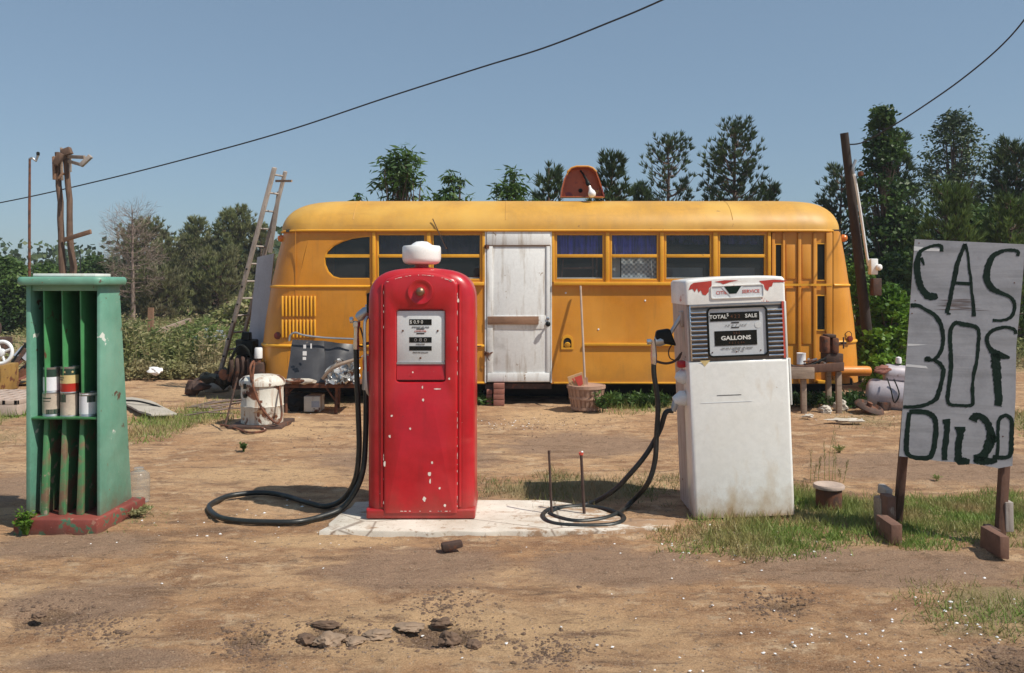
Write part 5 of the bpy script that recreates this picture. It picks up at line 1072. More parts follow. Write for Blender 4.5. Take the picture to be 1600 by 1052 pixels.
# smear behind the A, drawn on the board as scraped paint
def smear(pts,par,mat,name):
    MB().add([onp(x,y,.0008) for x,y in pts],[tuple(range(len(pts)))]).build(name,mat,par,smooth=None)
smm=pm('brown_smear',(.15,.12,.115),.8,.3,6)
random.seed(12)
for k in range(17):
    x0=1458+random.uniform(0,45); L_=random.uniform(25,62); y0=468+k*1.05; th=random.uniform(.35,.9); x1=min(1567,x0+L_)
    smear([(x0,y0),((x0+x1)/2,y0-th),(x1,y0+.4),((x0+x1)/2,y0+th)],sg,smm,'scraped_smear')
for pts in ([(1428,385),(1470,389),(1468,393),(1428,392)],[(1416,569),(1447,572),(1450,576),(1415,573)],[(1418,537),(1450,539),(1418,541)]): smear(pts,sg,pm('bare_aluminium_patch',(.66,.66,.66),.4,.1,9),'bare_patch')
for x,y in ((1436,380),(1430,470),(1592,395),(1590,560),(1420,650),(1578,700),(1585,442),(1425,490),(1433,435),(1567,682)): MB().lathe([(.004,0),(.004,.0012)],onp(x,y,0),8,axis=nn).build('nail',M['rust'],sg)
# posts behind the board
def post(foot,px,py,w_):
    t=onp(px,py,-.045); f_=G(*foot); f_.z=-.05; MB().bar(f_,t,w_,.045,up=(0,1,0)).build('post',M['post'],sg,bevel=.004)
post((1401,818),1431,500,.044); post((1561,850),1580,600,.048)
# sloping brace blocks at the posts (bricks on edge)
def block(px0,px1,py0,py1,d,dep,mat,tilt=0):
    a=W(px0,py1,d);b_=W(px1,py0,d); c_=(a+b_)/2
    m_=MB().hexa([(a.x,d,a.z),(b_.x,d,a.z),(b_.x+.0,d+dep,a.z+tilt),(a.x,d+dep,a.z+tilt)],[(a.x,d,b_.z),(b_.x,d,b_.z),(b_.x,d+dep,b_.z+tilt),(a.x,d+dep,b_.z+tilt)]); return m_
def brickthing(parts,label,x,d,nm='brick_stack',ct='bricks'):
    t_=T(nm,label,ct,(x,d,0))
    for p in parts: jitter(block(*p[:7]).build('brick',M[p[7]],t_,bevel=.006),.012,9)
    return t_
brickthing([(1390,1409,812,849,4.93,.16,'','brick'),(1386,1400,775,815,5.05,.12,'','brick'),(1376,1386,778,836,5.2,.10,'','greywood')] and [(1393,1410,820,850,4.93,.20,0,'oldbrick'),(1386,1401,776,838,5.16,.10,0,'oldbrick'),(1375,1386,780,836,5.24,.10,0,'oldwood'),(1384,1394,764,778,5.27,.12,0,'greywood')],'red bricks stacked against the foot of the left sign post',(1395-800)/F*5.0,5.0)
brickthing([(1563,1578,838,873,4.66,.20,0,'oldbrick'),(1573,1586,785,832,4.90,.10,0,'greywood'),(1553,1564,828,858,4.85,.12,0,'darkrust')],'brick and grey block propping the foot of the right sign post',(1570-800)/F*4.75,4.75)
# ---------------------------------------------------------------- right utility pole
up=T('utility_pole','dark leaning pole with white conduit and meter box behind the bus','utility pole',tuple(W(1368,600,12.2)))
p0=W(1366,640,12.2); p0.z=-.1; p1=W(1319,208,11.9)
MB().tube([p0.lerp(p1,i/8) for i in range(9)],[.078-.022*i/8 for i in range(9)],14).build('pole_shaft',M['pole'],up,smooth=60)
MB().tube(catmull([W(1334,272,11.85),W(1337,285,11.85),W(1345,335,11.9),W(1353,390,11.95),W(1357,415,12.0)],5),.020,8).build('conduit',M['dial'],up)
MB().tube(catmull([W(1337,250,11.85),W(1333,262,11.85),W(1335,275,11.85)],4),.018,6).build('conduit_head',M['alu'],up)
mb_=W(1362,417,12.0); MB().box(mb_.x-.05,mb_.x+.05,11.9,12.02,mb_.z-.11,mb_.z+.11).build('meter_box',M['dial'],up,bevel=.012)
MB().lathe([(0,0),(.045,0),(.043,.03),(.02,.05),(0,.052)],(mb_.x+.05,11.9,mb_.z-.01),16,axis=(.3,-1,0)).build('meter_glass',M['papr'],up)
MB().box(mb_.x-.02,mb_.x+.10,11.9,12.02,mb_.z-.40,mb_.z-.16).build('fuse_box',M['darkrust'],up,bevel=.01)
MB().lathe([(.02,0),(.035,.01),(.035,.05),(.02,.06)],W(1345,275,11.8),10).build('insulator',M['rust'],up)
wr=MB().tube(catmull([W(1327,226,11.9),W(1350,222,11.7),W(1396,196,11),W(1440,168,10.6),W(1500,126,10),W(1560,76,9.5),W(1605,25,9),W(1660,-60,8.5)],8),.0095,6).build('service_cable',M['wire'],origin=tuple(W(1327,226,11.9))); tag(wr,'sagging black cable rising from the leaning pole to the upper right','cable')
wr=MB().tube(catmull([W(-200,352,24),W(0,317,22),W(150,284,20.5),W(300,246,19),W(450,204,18),W(600,154,17),W(750,106,16),W(850,75,15),W(950,36,14),W(1035,0,13.4),W(1250,-100,12)],8),.0145,6).build('overhead_wire',M['wire'],origin=tuple(W(0,317,22))); tag(wr,'long straight black overhead wire crossing the whole sky','wire')
# ---------------------------------------------------------------- timber tower and horn pole at the left
tt=T('log_frame','tall frame of two rough log posts with nailed planks on top','log frame',(W(105,440,20).x,20,0))
def LP(a,b_,r0,r1,seed):
    P_=[]
    for i in range(13):
        p=a.lerp(b_,i/12)+mnoise.noise_vector(Vector((i*.6,seed,0)))*.06; P_.append(p)
    MB().tube(P_,[ (r0+(r1-r0)*i/12)*(1+.15*mnoise.noise(Vector((i*1.3,seed,2)))) for i in range(13)],10).build('log_post',M['log'],tt,smooth=60)
a=W(101,440,20);a.z=-.1; LP(a,W(92,238,20),.085,.065,1)
a=W(120,440,20);a.z=-.1; LP(a,W(103,234,20),.085,.065,2)
def PL(x0,y0,x1,y1,w_,h_,d0=19.9,d1=19.9,mt='oldwood'): MB().bar(W(x0,y0,d0),W(x1,y1,d1),w_,h_).build('plank',M[mt],tt,bevel=.006)
PL(84,262,84.5,244,.03,.05,mt='greywood'); PL(85,281,84,245,.06,.06,mt='brownwood'); PL(97,282,96,231,.05,.05,mt='oldwood'); PL(110,269,110,245,.05,.04,mt='greywood')
PL(107,245,132,246,.05,.08,19.9,19.5); PL(107,252,128,258,.05,.07,19.9,19.5); PL(126,259,142,244,.10,.09,19.3,19.3,'greywood')
PL(100,375,142,362,.05,.10,19.9,19.6,'brownwood'); PL(88,258,97,240,.16,.14,19.85,19.85,'log'); PL(98,240,111,235,.14,.16,19.9,19.9,'log'); PL(92,280,99,270,.08,.05,mt='brownwood')
MB().tube(catmull([W(124,392,19.8),W(126,405,19.8),W(125,428,19.8)],5),.01,5).build('hanging_cord',M['wire'],tt)
hpn=T('antenna_pole','thin rusty pole with a small white bracket at its top','pole',(W(46,440,17).x,17,0))
a=W(46,440,17);a.z=-.05
MB().tube([a,W(46,330,17),W(46.5,248,17)],[.026,.026,.022],8).build('pole_shaft',M['rust'],hpn)
MB().tube(catmull([W(46.5,249,17),W(50,247,17),W(54,250,17),W(57,252,17)],4),.022,6).tube([W(56,252,17),W(60,240,17)],[.02,.03],6).build('bracket',M['alu'],hpn); MB().lathe([(.03,0),(.035,.05),(.02,.07)],W(59.5,243,17),8).build('bracket_cap',M['black'],hpn)
# ---------------------------------------------------------------- left background scrap
gb=T('concrete_grille','pale concrete grille block lying left of the green rack','grille block',(W(10,640,9.6).x,9.6,0))
xa,xb_,ya,yb=W(-90,0,9.55).x,W(27,0,9.55).x,9.55,10.5
MB().box(xa,xb_,ya,yb,0,.12).build('block_body',M['block'],gb,bevel=.006)
for i in range(6):
    for j in range(5):
        u=xa+.06+i*(xb_-xa-.06)/6; v_=ya+.06+j*(yb-ya-.06)/5; MB().box(u,u+.10,v_,v_+.13,.119,.1225).build('cell_recess',M['darkrust'],gb)
for i in range(7):
    u=xa+i*(xb_-xa-.04)/6; MB().box(u,u+.04,ya,yb,.12,.175).build('grille_rib',M['block'],gb,bevel=.004)
for j in range(6):
    v_=ya+j*(yb-ya-.04)/5; MB().box(xa,xb_,v_,v_+.04,.121,.172).build('grille_rib',M['block'],gb,bevel=.004)
yr=T('yellow_machine','old yellow slatted machine with a white spoked handwheel','machine',(W(-5,600,11.5).x,11.5,0))
a=W(-60,610,11.5);b_=W(-4,572,11.5)
MB().box(a.x,b_.x,11.5,12.0,.0,b_.z).build('machine_body',M['yellow'],yr,bevel=.01)
for k in range(7): MB().box(a.x+.08*k,a.x+.08*k+.04,11.48,11.5,.05,b_.z-.04).build('slat',M['yellow'],yr)
wc_=W(2,551,11.4); wr_=17/F*11.4
MB().tube([wc_+Vector((wr_*math.cos(t_),0.02*math.sin(t_),wr_*math.sin(t_))) for t_ in [2*math.pi*i/32 for i in range(32)]],.024,8,closed=True).build('handwheel_rim',M['dial'],yr,smooth=60)
for k in range(4):
    t_=R(20+90*k); MB().tube([wc_,wc_+Vector((wr_*math.cos(t_),0,wr_*math.sin(t_)))],.016,6).build('handwheel_spoke',M['dial'],yr)
MB().lathe([(.05,0),(.05,.05),(.02,.06)],wc_+Vector((0,.02,0)),12,axis=(0,-1,0)).build('handwheel_hub',M['dial'],yr)
sc=T('rusty_scrap','heap of rusty plates and bars beside the handwheel','scrap heap',(W(28,600,12).x,12,0))
for k,(x0,y0,x1,y1,w_,h_,mt) in enumerate(((8,596,40,580,.03,.10,'rust'),(10,588,40,545,.05,.05,'darkrust'),(12,582,34,562,.25,.03,'rust'),(18,570,42,538,.06,.06,'black'),(30,560,44,545,.22,.10,'blueboard'),(20,594,44,588,.05,.04,'brick'),(26,600,44,566,.10,.03,'rust'),(33,585,48,572,.10,.12,'darkrust'),(12,598,46,597,.3,.02,'yellow'))):
    MB().bar(W(x0,y0,12.0+.05*k),W(x1,y1,12.1+.05*k),w_,h_).build('scrap_plate',M[mt],sc)
rb=MB().lathe([(0,0),(.27,.0),(.29,.02),(.29,.3),(.296,.31),(.296,.33),(.29,.34),(.29,.62),(.296,.63),(.29,.65),(.29,.95),(.27,.96),(0,.95)],(0,0,0),28)
rb.v=[(z,y,x) for x,y,z in rb.v]; q0=W(-45,528,16); rb.v=[(x*.55+q0.x-.05,y*.55+16,z*.55+.60) for x,y,z in rb.v]
o=rb.build('rusty_barrel',M['darkrust'],origin=(q0.x,16,.4)); tag(o,'dark rusty barrel lying on its side far behind the handwheel','barrel')
bs=MB().box(W(-90,0,16).x,W(10,0,16).x,15.8,16.2,0,.44).build('barrel_stand',M['darkrust'],origin=(q0.x,16,0)); tag(bs,'dark timber stand carrying the rusty barrel','stand')
# sheet on the ground
o=blob_slab('tin_sheet',[(G(180,628).x,G(180,628).y),(G(206,627).x,G(206,627).y),(G(235,632).x,G(235,632).y),(G(276,653).x,G(276,653).y),(G(236,655).x,G(236,655).y),(G(215,648).x,G(215,648).y)],.03,.05,M['concrete'],'flat pale grey sheet lying in the grass behind the rack','',rag=.01,origin=(G(235,640).x,G(235,640).y,0),cat='sheet')
o=MB().tube(catmull([G(196,626,.08),G(215,627,.09),G(240,633,.06),G(262,641,.03)],5),.012,6).build('dark_pipe',M['black'],origin=tuple(G(215,627))); tag(o,'thin dark pipe lying along the edge of the pale sheet','pipe')
o=rock(W(242,580,12.9),(.095,.09,.06),91,3,.5).build('paper_bag',M['papr'],origin=tuple(W(242,582,12.9))); tag(o,'crumpled white paper bag in the weeds behind the rack','paper bag')
o=MB().bar(W(238,521,15.5),W(297,500,16.5),.05,.07).build('fallen_board',M['oldwood'],origin=tuple(W(238,521,15.5))); tag(o,'long bare board slanting out of the tall weeds','board')
p=W(235,513,18);o=MB().bar((p.x,18,-.05),W(236,481,18),.10,.08).build('fence_stub',M['brownwood'],origin=(p.x,18,0)); tag(o,'short brown post standing at the edge of the pine trees','post')
o=rock(W(318,532,14.5)+Vector((0,.3,0)),(.28,.15,.17),95,3,.5).build('plastic_sheeting',M['blueboard'],origin=tuple(W(318,535,14.5))); tag(o,'crumpled pale blue sheeting caught in the tall weeds','sheeting')
for k in range(16):
    random.seed(400+k); px=random.uniform(285,345); py=random.uniform(628,650); p=G(px,py,.02); a=random.uniform(-.5,.5)
    o=MB().tube([p,p+Vector((random.uniform(.2,.5),a*.4,random.uniform(.0,.07)))],.008,5).build('dry_stick',M['deadwood'],origin=tuple(p)); tag(o,'dry brown stick in the pile left of the steel drum','stick','dry sticks piled left of the drum')
# ---------------------------------------------------------------- glass jar, pipe cap, brick piece
jc=Vector((W(216,783,5.85).x,5.86,0))
jr=T('glass_jar','clear upturned glass jar standing behind the red base of the rack','jar',tuple(jc))
MB().lathe([(.066,.0),(.070,.01),(.071,.15),(.066,.185),(.045,.205),(.020,.214),(.0,.216)],jc,32).build('jar_glass',M['jar'],jr,smooth=60)
MB().lathe([(.030,.205),(.034,.212),(.034,.226),(.030,.230)],jc,24).build('jar_lip',M['jar'],jr)
pc=G(1295,792); 
pt=T('pipe_cap','short rusty standpipe with a pale round cap in the grass','standpipe',tuple(pc))
MB().lathe([(.082,-.03),(.084,.10),(.082,.125)],pc,28).build('pipe_barrel',M['rust'],pt); MB().lathe([(.088,.122),(.099,.127),(.101,.140),(.095,.150),(.070,.149),(.062,.143),(.0,.142)],pc,28).build('pipe_lid',M['block'],pt,smooth=50)
p=G(706,853,.025); o=MB().box(-.055,.055,-.02,.03,-.022,.022).build('brick_piece',M['darkrust'],smooth=30,bevel=.01); jitter(o,.012,12); o.location=p; o.rotation_euler=(0,R(-9),R(14)); tag(o,'broken dark brick piece lying just in front of the pad','brick piece')
# stones in the worn holes
for i,(px,py,s_,lab) in enumerate(((515,1000,(.055,.045,.030),'largest rounded stone in the hole left of centre'),(478,998,(.035,.03,.022),'small dark stone at the left edge of the front hole'),(590,990,(.06,.04,.018),'flat stone between the two front holes'),(640,978,(.07,.04,.015),'broad flat stone slab between the two front holes'),(703,998,(.045,.035,.028),'dark stone lying in the right front hole'),(740,1008,(.03,.025,.02),'small dark stone right of the front holes'),(555,1000,(.04,.03,.015),'low stone right of the largest rounded stone'),(690,972,(.045,.02,.02),'dark clod on the far rim of the right front hole'),(510,975,(.06,.02,.018),'dark clod on the far rim of the left front hole'),(60,960,(.03,.02,.012),'small stone in the worn patch at lower left'),(905,918,(.016,.012,.010),'small red brown pebble in front of the coiled hose'))):
    p=G(px,py,.0); o=rock(p+Vector((0,0,-.004)),s_,i+3,4,.45).build('stone',M['stone' if i in (0,2,3,6) else 'darkstone'],origin=tuple(p)); tag(o,lab,'stone','stones in the worn holes of the yard')
# ---------------------------------------------------------------- pebbles, clods and litter
def scatter(name,n,fx,smin,smax,mat,label,seed,flat=.6,regions=None,cat='pebbles',thr=0):
    r_=np.random.default_rng(seed); m_=MB(); 
    base=[(1,0,0),(.3,.95,0),(-.8,.6,0),(-.85,-.5,0),(.3,-.9,0),(.1,.1,.9),(0,0,-.4)]
    fcs=[(0,1,5),(1,2,5),(2,3,5),(3,4,5),(4,0,5),(1,0,6),(2,1,6),(3,2,6),(4,3,6),(0,4,6)]
    V=[];Fc=[]
    k=0
    while k<n:
        if regions is not None:
            px,py=fx(r_)
            if py<=HY+40: continue
            q=G(px,py); x,y=q.x,q.y
        x_,y_=x,y; s_=r_.uniform(smin,smax)*(r_.uniform(.3,1)**1.5+.3); a=r_.uniform(0,6.28); z=float(gh(x_,y_))
        b0=len(V)
        for (u,v_,w_) in base:
            u*=s_*r_.uniform(.7,1.3); v_*=s_*r_.uniform(.6,1.2); V.append((x_+u*math.cos(a)-v_*math.sin(a),y_+u*math.sin(a)+v_*math.cos(a),z+w_*s_*flat+s_*.1))
        Fc+=[tuple(b0+i for i in f) for f in fcs]; k+=1
    me=bpy.data.meshes.new(name); me.from_pydata(V,[],Fc); o=finish(me,name,mat); return tag(o,label,cat,kind='stuff')
scatter('soil_clods',26000,lambda r:(r.uniform(-40,1640),438+190*(1/ r.uniform(.31,1.0))),.0012,.0075,M['stone'],'small clods and crumbs of soil all over the yard',5,regions=1,cat='soil')
scatter('dark_clods',3800,lambda r:(lambda e:(e[0]+r.normal()*e[2]*.7,e[1]+r.normal()*e[3]*.8))([(510,992,60,16),(690,990,80,18),(385,1000,35,16),(80,960,60,20),(1215,940,50,14),(870,1015,50,20),(1560,1030,60,18),(150,980,60,18),(700,940,50,14),(620,680,200,18),(850,662,90,8)][r.integers(11)]),.002,.012,M['darkstone'],'dark broken clods round the worn holes',6,regions=1,cat='soil')
scatter('pale_chips',330,lambda r:(lambda e:(e[0]+r.normal()*e[2]*.7,e[1]+r.normal()*e[3]*.8))([(805,660,50,8),(805,660,50,8),(1300,650,60,8),(1380,1000,160,40),(400,830,200,30),(520,640,60,8),(1500,960,80,40),(1150,850,150,20)][r.integers(8)]),.003,.010,M['papr'],'tiny pale chips and shell fragments on the dirt',7,regions=1,cat='chips')
random.seed(99)
lit=[(1268,990),(1203-800+800,990),(1211,1017),(1227,1009),(1242,1007),(1158+800-800,991),(1078,1042),(1098,1043),(1262,1006),(1469,1034),(1512,1031),(1357,1030),(1379,990),(1322,991),(1238,1004),(956,923),(1000,1043),(722,1022),(253,908),(505,887),(142,851),(1531,978),(1113,947),(1140,965),(877,974),(957,1002),(1062,1020),(1430,930),(1290,870),(1480,885),(1330,862),(660,977),(1050,900),(1190,888),(1560,1000),(1410,1010)]
lit+=[(random.uniform(1230,1600),random.uniform(965,1050)) for _ in range(4)]+[(random.uniform(700,1300),random.uniform(900,1050)) for _ in range(8)]
protos=[]
for i,(px,py) in enumerate(lit):
    s_=random.uniform(.003,.0075); p=G(px,py,.008)
    if i<5:
        o=rock((0,0,0),(1,.75,.45),i+60,2,.6).build('litter_scrap',M['papr'],smooth=20); protos.append(o)
    else: o=protos[i%5].copy(); COL.objects.link(o)
    o.location=p+Vector((0,0,float(gh(p.x,p.y)))); o.scale=(s_,s_,s_); o.rotation_euler=(random.uniform(-.3,.3),random.uniform(-.3,.3),random.uniform(0,6)); tag(o,'small white litter scrap on the dirt','litter','white litter scraps on the dirt')
# white rags near bench
for i,(px,py,s_,lab) in enumerate(((1290,636,(.07,.05,.04),'white crumpled rag under the work bench, left one'),(1314,632,(.08,.05,.07),'white crumpled rag at the right foot of the work bench'),(1320,653,(.16,.06,.02),'flat pale rag on the dirt before the work bench'),(1262,646,(.05,.03,.02),'small pale scrap on the dirt by the bench leg'))):
    p=G(px,py+4,.03); o=rock(p,s_,i+120,3,.7).build('crumpled_rag',M['rag'],origin=tuple(p)); tag(o,lab,'rag')
# ---------------------------------------------------------------- trees and plants
def tufts(P,Dr,nl,L_,wid,spread=.8):
    n=len(P); C=np.repeat(P,nl,0); A=np.repeat(Dr,nl,0); D=unit(A+rdir(n*nl)*spread)*(L_*(.6+.5*rng.uniform(0,1,n*nl)))[:,None]
    return C,D,perp(D,wid*(.7+.6*rng.uniform(0,1,n*nl)))
def limbs_to(name,segs,mat,parent):
    m_=MB()
    for P_,r_ in segs: m_.tube(P_,r_,6 if r_[0]<.06 else 9,cap=False)
    return m_.build(name,mat,parent,smooth=60)
def pine(label,px,top,d,wpx,seed,base=.15,mat='pineA',dens=1.0,shape=.75,group=None,nl=15,needle=.19,dead=False,name='pine_tree',up=.45,wid=.011):
    random.seed(seed); rs=np.random.default_rng(seed)
    X=(px-800)/F*d; h=EYE+(HY-top)/F*d; rad=wpx/2/F*d; t_=T(name,label,'pine tree' if not dead else 'dead tree',(X,d,0),group)
    r0=.035+h*.014; tr=[];lean=rs.normal()*.02
    for i in range(12): tr.append(Vector((X+lean*h*i/11+.04*mnoise.noise(Vector((i*.7,seed,0))),d+.04*mnoise.noise(Vector((i*.7,seed,5))),-.1+(h*.985+.1)*i/11)))
    segs=[(tr,[r0*(1-i/11*.88) for i in range(12)])]; tp=[];td=[]
    z=h*base; 
    while z<h*.97:
        f=(z-h*base)/(h*(1-base)); nb=random.randint(4,7)
        L0=rad*((1-f)**shape)*(.25+.75*min(1,(f+.12)*4))
        for k in range(nb):
            a=random.uniform(0,6.28); L=L0*random.uniform(.55,1.12)+.10; u=up+.5*f+random.uniform(-.15,.2)
            b0=Vector(tr[0]).lerp(tr[-1],z/h); P_=[]
            for i in range(6):
                s_=i/5; P_.append(b0+Vector((math.cos(a)*L*s_,math.sin(a)*L*s_,L*u*s_*s_*.9+.05*mnoise.noise(Vector((s_*4,a*3,z))))))
            segs.append((P_,[max(.004,(.010+L*.014)*(1-i/5*.75)*(.45 if dead else 1)) for i in range(6)]))
            nt_=max(3,int(L*11*dens))
            for q in range(nt_):
                s_=random.uniform(.35,1.0)**.8; p=P_[0].lerp(P_[-1],s_); p.z=P_[min(5,int(s_*5))].z; side=L*.34*(1.1-s_)+.05
                off=Vector((random.gauss(0,1),random.gauss(0,1),random.gauss(0,.45)))*side*.8
                tp.append(p+off); td.append(Vector((math.cos(a)*.5+off.x,math.sin(a)*.5+off.y,1.05)).normalized())
                if q%3==0 and side>.08: segs.append(([p-off*.1,p+off],[.007,.003]))
            tp.append(P_[-1]); td.append(Vector((math.cos(a)*.4,math.sin(a)*.4,.9)).normalized())
        z+=max(.14,h*.029)*random.uniform(.75,1.25)
    for q in range(5): tp.append(tr[-1]+Vector((0,0,-.12*q))); td.append(Vector((0,0,1)))
    limbs_to('trunk',segs,M['deadwood'] if dead else M['bark'],t_)
    if dead:
        P_=np.array([tuple(p) for p in tp]); D_=unit(np.array([tuple(p) for p in td])*np.array([1,1,.3])); C=np.repeat(P_,3,0); D_=unit(np.repeat(D_,3,0)+rdir(len(C))*.9)*.36; leafmesh('twigs',C,D_,perp(D_,np.full(len(C),.0045)),M['deadwood'],t_)
    if not dead:
        P_=np.array([tuple(p) for p in tp]); C,D_,Wv=tufts(P_,np.array([tuple(p) for p in td]),nl,needle,wid,.58); leafmesh('crown',C,D_,Wv,M[mat],t_)
    return t_
def broad(label,px,top,d,wpx,seed,base=.2,mat='leafA',nclump=60,lpc=70,ll=.10,lw=.035,cr=.35,group=None,name='leafy_tree',droop=0,cat='tree',shape='round',bz=None,stems=1):
    random.seed(seed); rs=np.random.default_rng(seed)
    X=(px-800)/F*d; h=EYE+(HY-top)/F*d; rad=wpx/2/F*d; t_=T(name,label,cat,(X,d,0),group)
    segs=[];cl=[];b_=h*base
    tips=[]
    for s in range(stems):
        ox=random.uniform(-.4,.4)*rad*(stems>1); tr=[Vector((X+ox*(.2+.8*i/8)+.05*mnoise.noise(Vector((i,seed+s,0))),d+.05*mnoise.noise(Vector((i,seed+s,4))),-.1+(h*(.94 if stems==1 else random.uniform(.85,.97)))*i/8)) for i in range(9)]
        segs.append((tr,[(.03+h*.011/stems**.5)*(1-i/8*.85) for i in range(9)])); tips.append(tr)
    for k in range(nclump):
        f=random.random()**.85; z=b_+(h*.97-b_)*f
        prof=math.sin(math.pi*min(1,(f*.86+.14)))**.6 if shape=='round' else (1-f)**.85*(.4+.6*min(1,f*5+.3))+.07
        a=random.uniform(0,6.28); rr=rad*prof*random.uniform(.25,1.0)*(1+.25*mnoise.noise(Vector((math.cos(a)*1.5,f*4,seed))))
        tr=random.choice(tips); b0=tr[min(8,int(max(0,z*.8)/h*8))]; c_=Vector((X+math.cos(a)*rr,d+math.sin(a)*rr,z)); mid=b0.lerp(c_,.5)+Vector((0,0,-.06*rad))
        segs.append(([b0,mid,c_],[.012+rr*.012,.010,.004])); cl.append((c_,cr*random.uniform(.6,1.25)))
    for tr in tips: cl+= [(tr[-1],cr*.7),(tr[-2],cr*.9)]
    C=[]
    for c_,r_ in cl:
        m_=int(lpc*(r_/cr)**1.5); q=rs.normal(size=(m_,3)); q=q/np.linalg.norm(q,axis=1,keepdims=True)*(rs.uniform(0,1,(m_,1))**.45)*r_; q[:,2]*=.72; C.append(q+np.array(tuple(c_)))
    C=np.concatenate(C); n=len(C); D_=rdir(n)*np.array([1,1,.6]); D_[:,2]+=-.1-droop; D_=unit(D_)*(ll*rng.uniform(.6,1.3,n))[:,None]
    limbs_to('trunk',segs,M['bark'],t_); leafmesh('crown',C,D_,perp(D_,lw*rng.uniform(.6,1.2,n)),M[mat],t_); return t_
# right hand group
broad('tall dark leafy tree with a spire top, just right of the leaning pole',1380,160,19,165,1,base=.06,nclump=190,lpc=42,ll=.11,lw=.042,cr=.22,shape='cone')
pine('dark pine between the spire topped tree and the rounded pine',1402,208,21,90,2,base=.12,dens=1.1)
pine('dark pine low over the right end of the bus roof',1305,264,22,95,3,base=.1,shape=.45,dens=1.2)
broad('large rounded dark tree rising above the painted sign',1490,168,23,150,4,base=.12,nclump=190,lpc=48,ll=.12,lw=.03,cr=.27,mat='pineA',shape='round')
pine('dense pine at the right edge of the picture',1592,222,21,150,5,base=.03,shape=.5,dens=1.5,mat='pineA')
pine('bright young pine standing behind the top of the sign',1475,292,17,110,6,base=.02,mat='pineB',shape=.5,dens=1.5,needle=.2)
pine('bright young pine at the far right behind the sign',1580,310,17,120,7,base=.02,mat='pineB',shape=.6,dens=1.3,needle=.2)
pine('dark pine filling the gap left of the sign',1412,330,19,100,8,base=.02,shape=.5,dens=1.6)
broad('dark undergrowth tree directly behind the sign board',1520,330,20,200,9,base=.0,nclump=130,lpc=60,ll=.12,lw=.05,cr=.4)
broad('dark undergrowth tree behind the right end of the bus',1395,400,18,120,10,base=.0,nclump=70,lpc=60,ll=.12,lw=.05,cr=.35)
broad('bright green shrub between the bus end and the sign',1392,452,12.4,92,11,base=.0,mat='leafB',nclump=80,lpc=55,ll=.085,lw=.03,cr=.17,name='leafy_shrub',cat='shrub',stems=4)
broad('lower bright green shrub beside the leaning pole foot',1372,520,11.9,50,12,base=.0,mat='leafB',nclump=36,lpc=50,ll=.08,lw=.03,cr=.13,name='leafy_shrub',cat='shrub',stems=3)
broad('bright green creeper climbing left of the leaning pole',1342,395,12.8,34,13,base=.1,mat='leafB',nclump=30,lpc=40,ll=.07,lw=.028,cr=.14,name='leafy_shrub',cat='shrub',stems=2)
# behind the bus
broad('three stemmed long leaved bush above the left of the bus roof',628,226,14.5,150,14,base=.25,mat='leafC',nclump=80,lpc=34,ll=.17,lw=.020,cr=.20,droop=.35,stems=4,name='leafy_bush',cat='bush')
broad('low long leaved bush beside the three stemmed bush above the roof',703,262,14.5,90,15,base=.25,mat='leafC',nclump=40,lpc=34,ll=.16,lw=.020,cr=.18,droop=.35,stems=3,name='leafy_bush',cat='bush')
broad('wide long leaved bush above the white door',800,258,14.8,130,16,base=.25,mat='leafC',nclump=66,lpc=34,ll=.16,lw=.020,cr=.19,droop=.3,stems=4,name='leafy_bush',cat='bush')
broad('tiny sprig of leaves at the left end of the bus roof',562,297,14.5,34,17,base=.4,mat='leafC',nclump=16,lpc=24,ll=.15,lw=.018,cr=.12,droop=.3,stems=2,name='leafy_bush',cat='bush')
pine('small pine tip left of the orange roof sign',860,258,17,90,18,base=.1,needle=.2)
pine('pine right behind the orange roof sign',958,240,17,120,19,base=.1,needle=.2,dens=1.1)
pine('loose pine in the pair right of the roof sign',1046,213,23,112,20,base=.1,shape=.35,dens=.55)
pine('taller fuller pine of the pair over the bus roof',1146,188,22,165,21,base=.1,shape=.6,dens=1.0)
pine('small pine filling between the pair and the roof sign pine',1010,288,20,60,22,base=.1)
pine('low pine branch at the foot of the taller pine of the pair',1200,283,22,60,23,base=.1)
# left group
pine('olive pine behind the grey dead tree',222,348,34,125,24,mat='pineC',base=.05,shape=.5,dens=1.0,needle=.24,wid=.014)
pine('olive pine right of the dead tree',262,378,33,110,25,mat='pineC',base=.03,shape=.6,needle=.24,wid=.014)
pine('slender pointed pine left of the middle gap',312,340,34,100,26,mat='pineC',base=.03,shape=.8,dens=1.2,needle=.24,wid=.014)
pine('tallest pointed pine left of the ladder',366,322,33,125,27,mat='pineC',base=.03,shape=.7,dens=1.3,needle=.24,wid=.014)
pine('low pine hidden behind the ladder',410,352,33,70,28,mat='pineC',base=.03,needle=.24,wid=.014)
pine('broad low pine between the two pointed pines',340,400,31,110,29,mat='pineC',base=.0,shape=.4,dens=1.3,needle=.24,wid=.014)
pine('broad low pine under the dead tree',245,430,30,110,30,mat='pineC',base=.0,shape=.4,dens=1.2,needle=.24,wid=.014)
pine('bare grey dead tree with thin spreading branches',208,318,29,92,31,base=.25,shape=.35,dead=True,name='dead_tree',dens=.9,up=.3)
broad('dense rounded green tree at the left edge',6,412,24,110,32,base=.0,nclump=170,lpc=150,ll=.12,lw=.04,cr=.42,mat='leafA')
broad('green leafy tree top just behind the left corner of the rack',75,420,27,80,33,base=.0,nclump=90,lpc=110,ll=.12,lw=.04,cr=.4,mat='leafA')
broad('green leafy tree behind the right corner of the rack',150,408,30,100,34,base=.0,nclump=90,lpc=110,ll=.13,lw=.04,cr=.42,mat='leafA')
broad('yellow green bush growing between rack and pines',395,462,22,110,35,base=.0,nclump=60,lpc=50,ll=.14,lw=.05,cr=.3,mat='weed',name='leafy_bush',cat='bush')
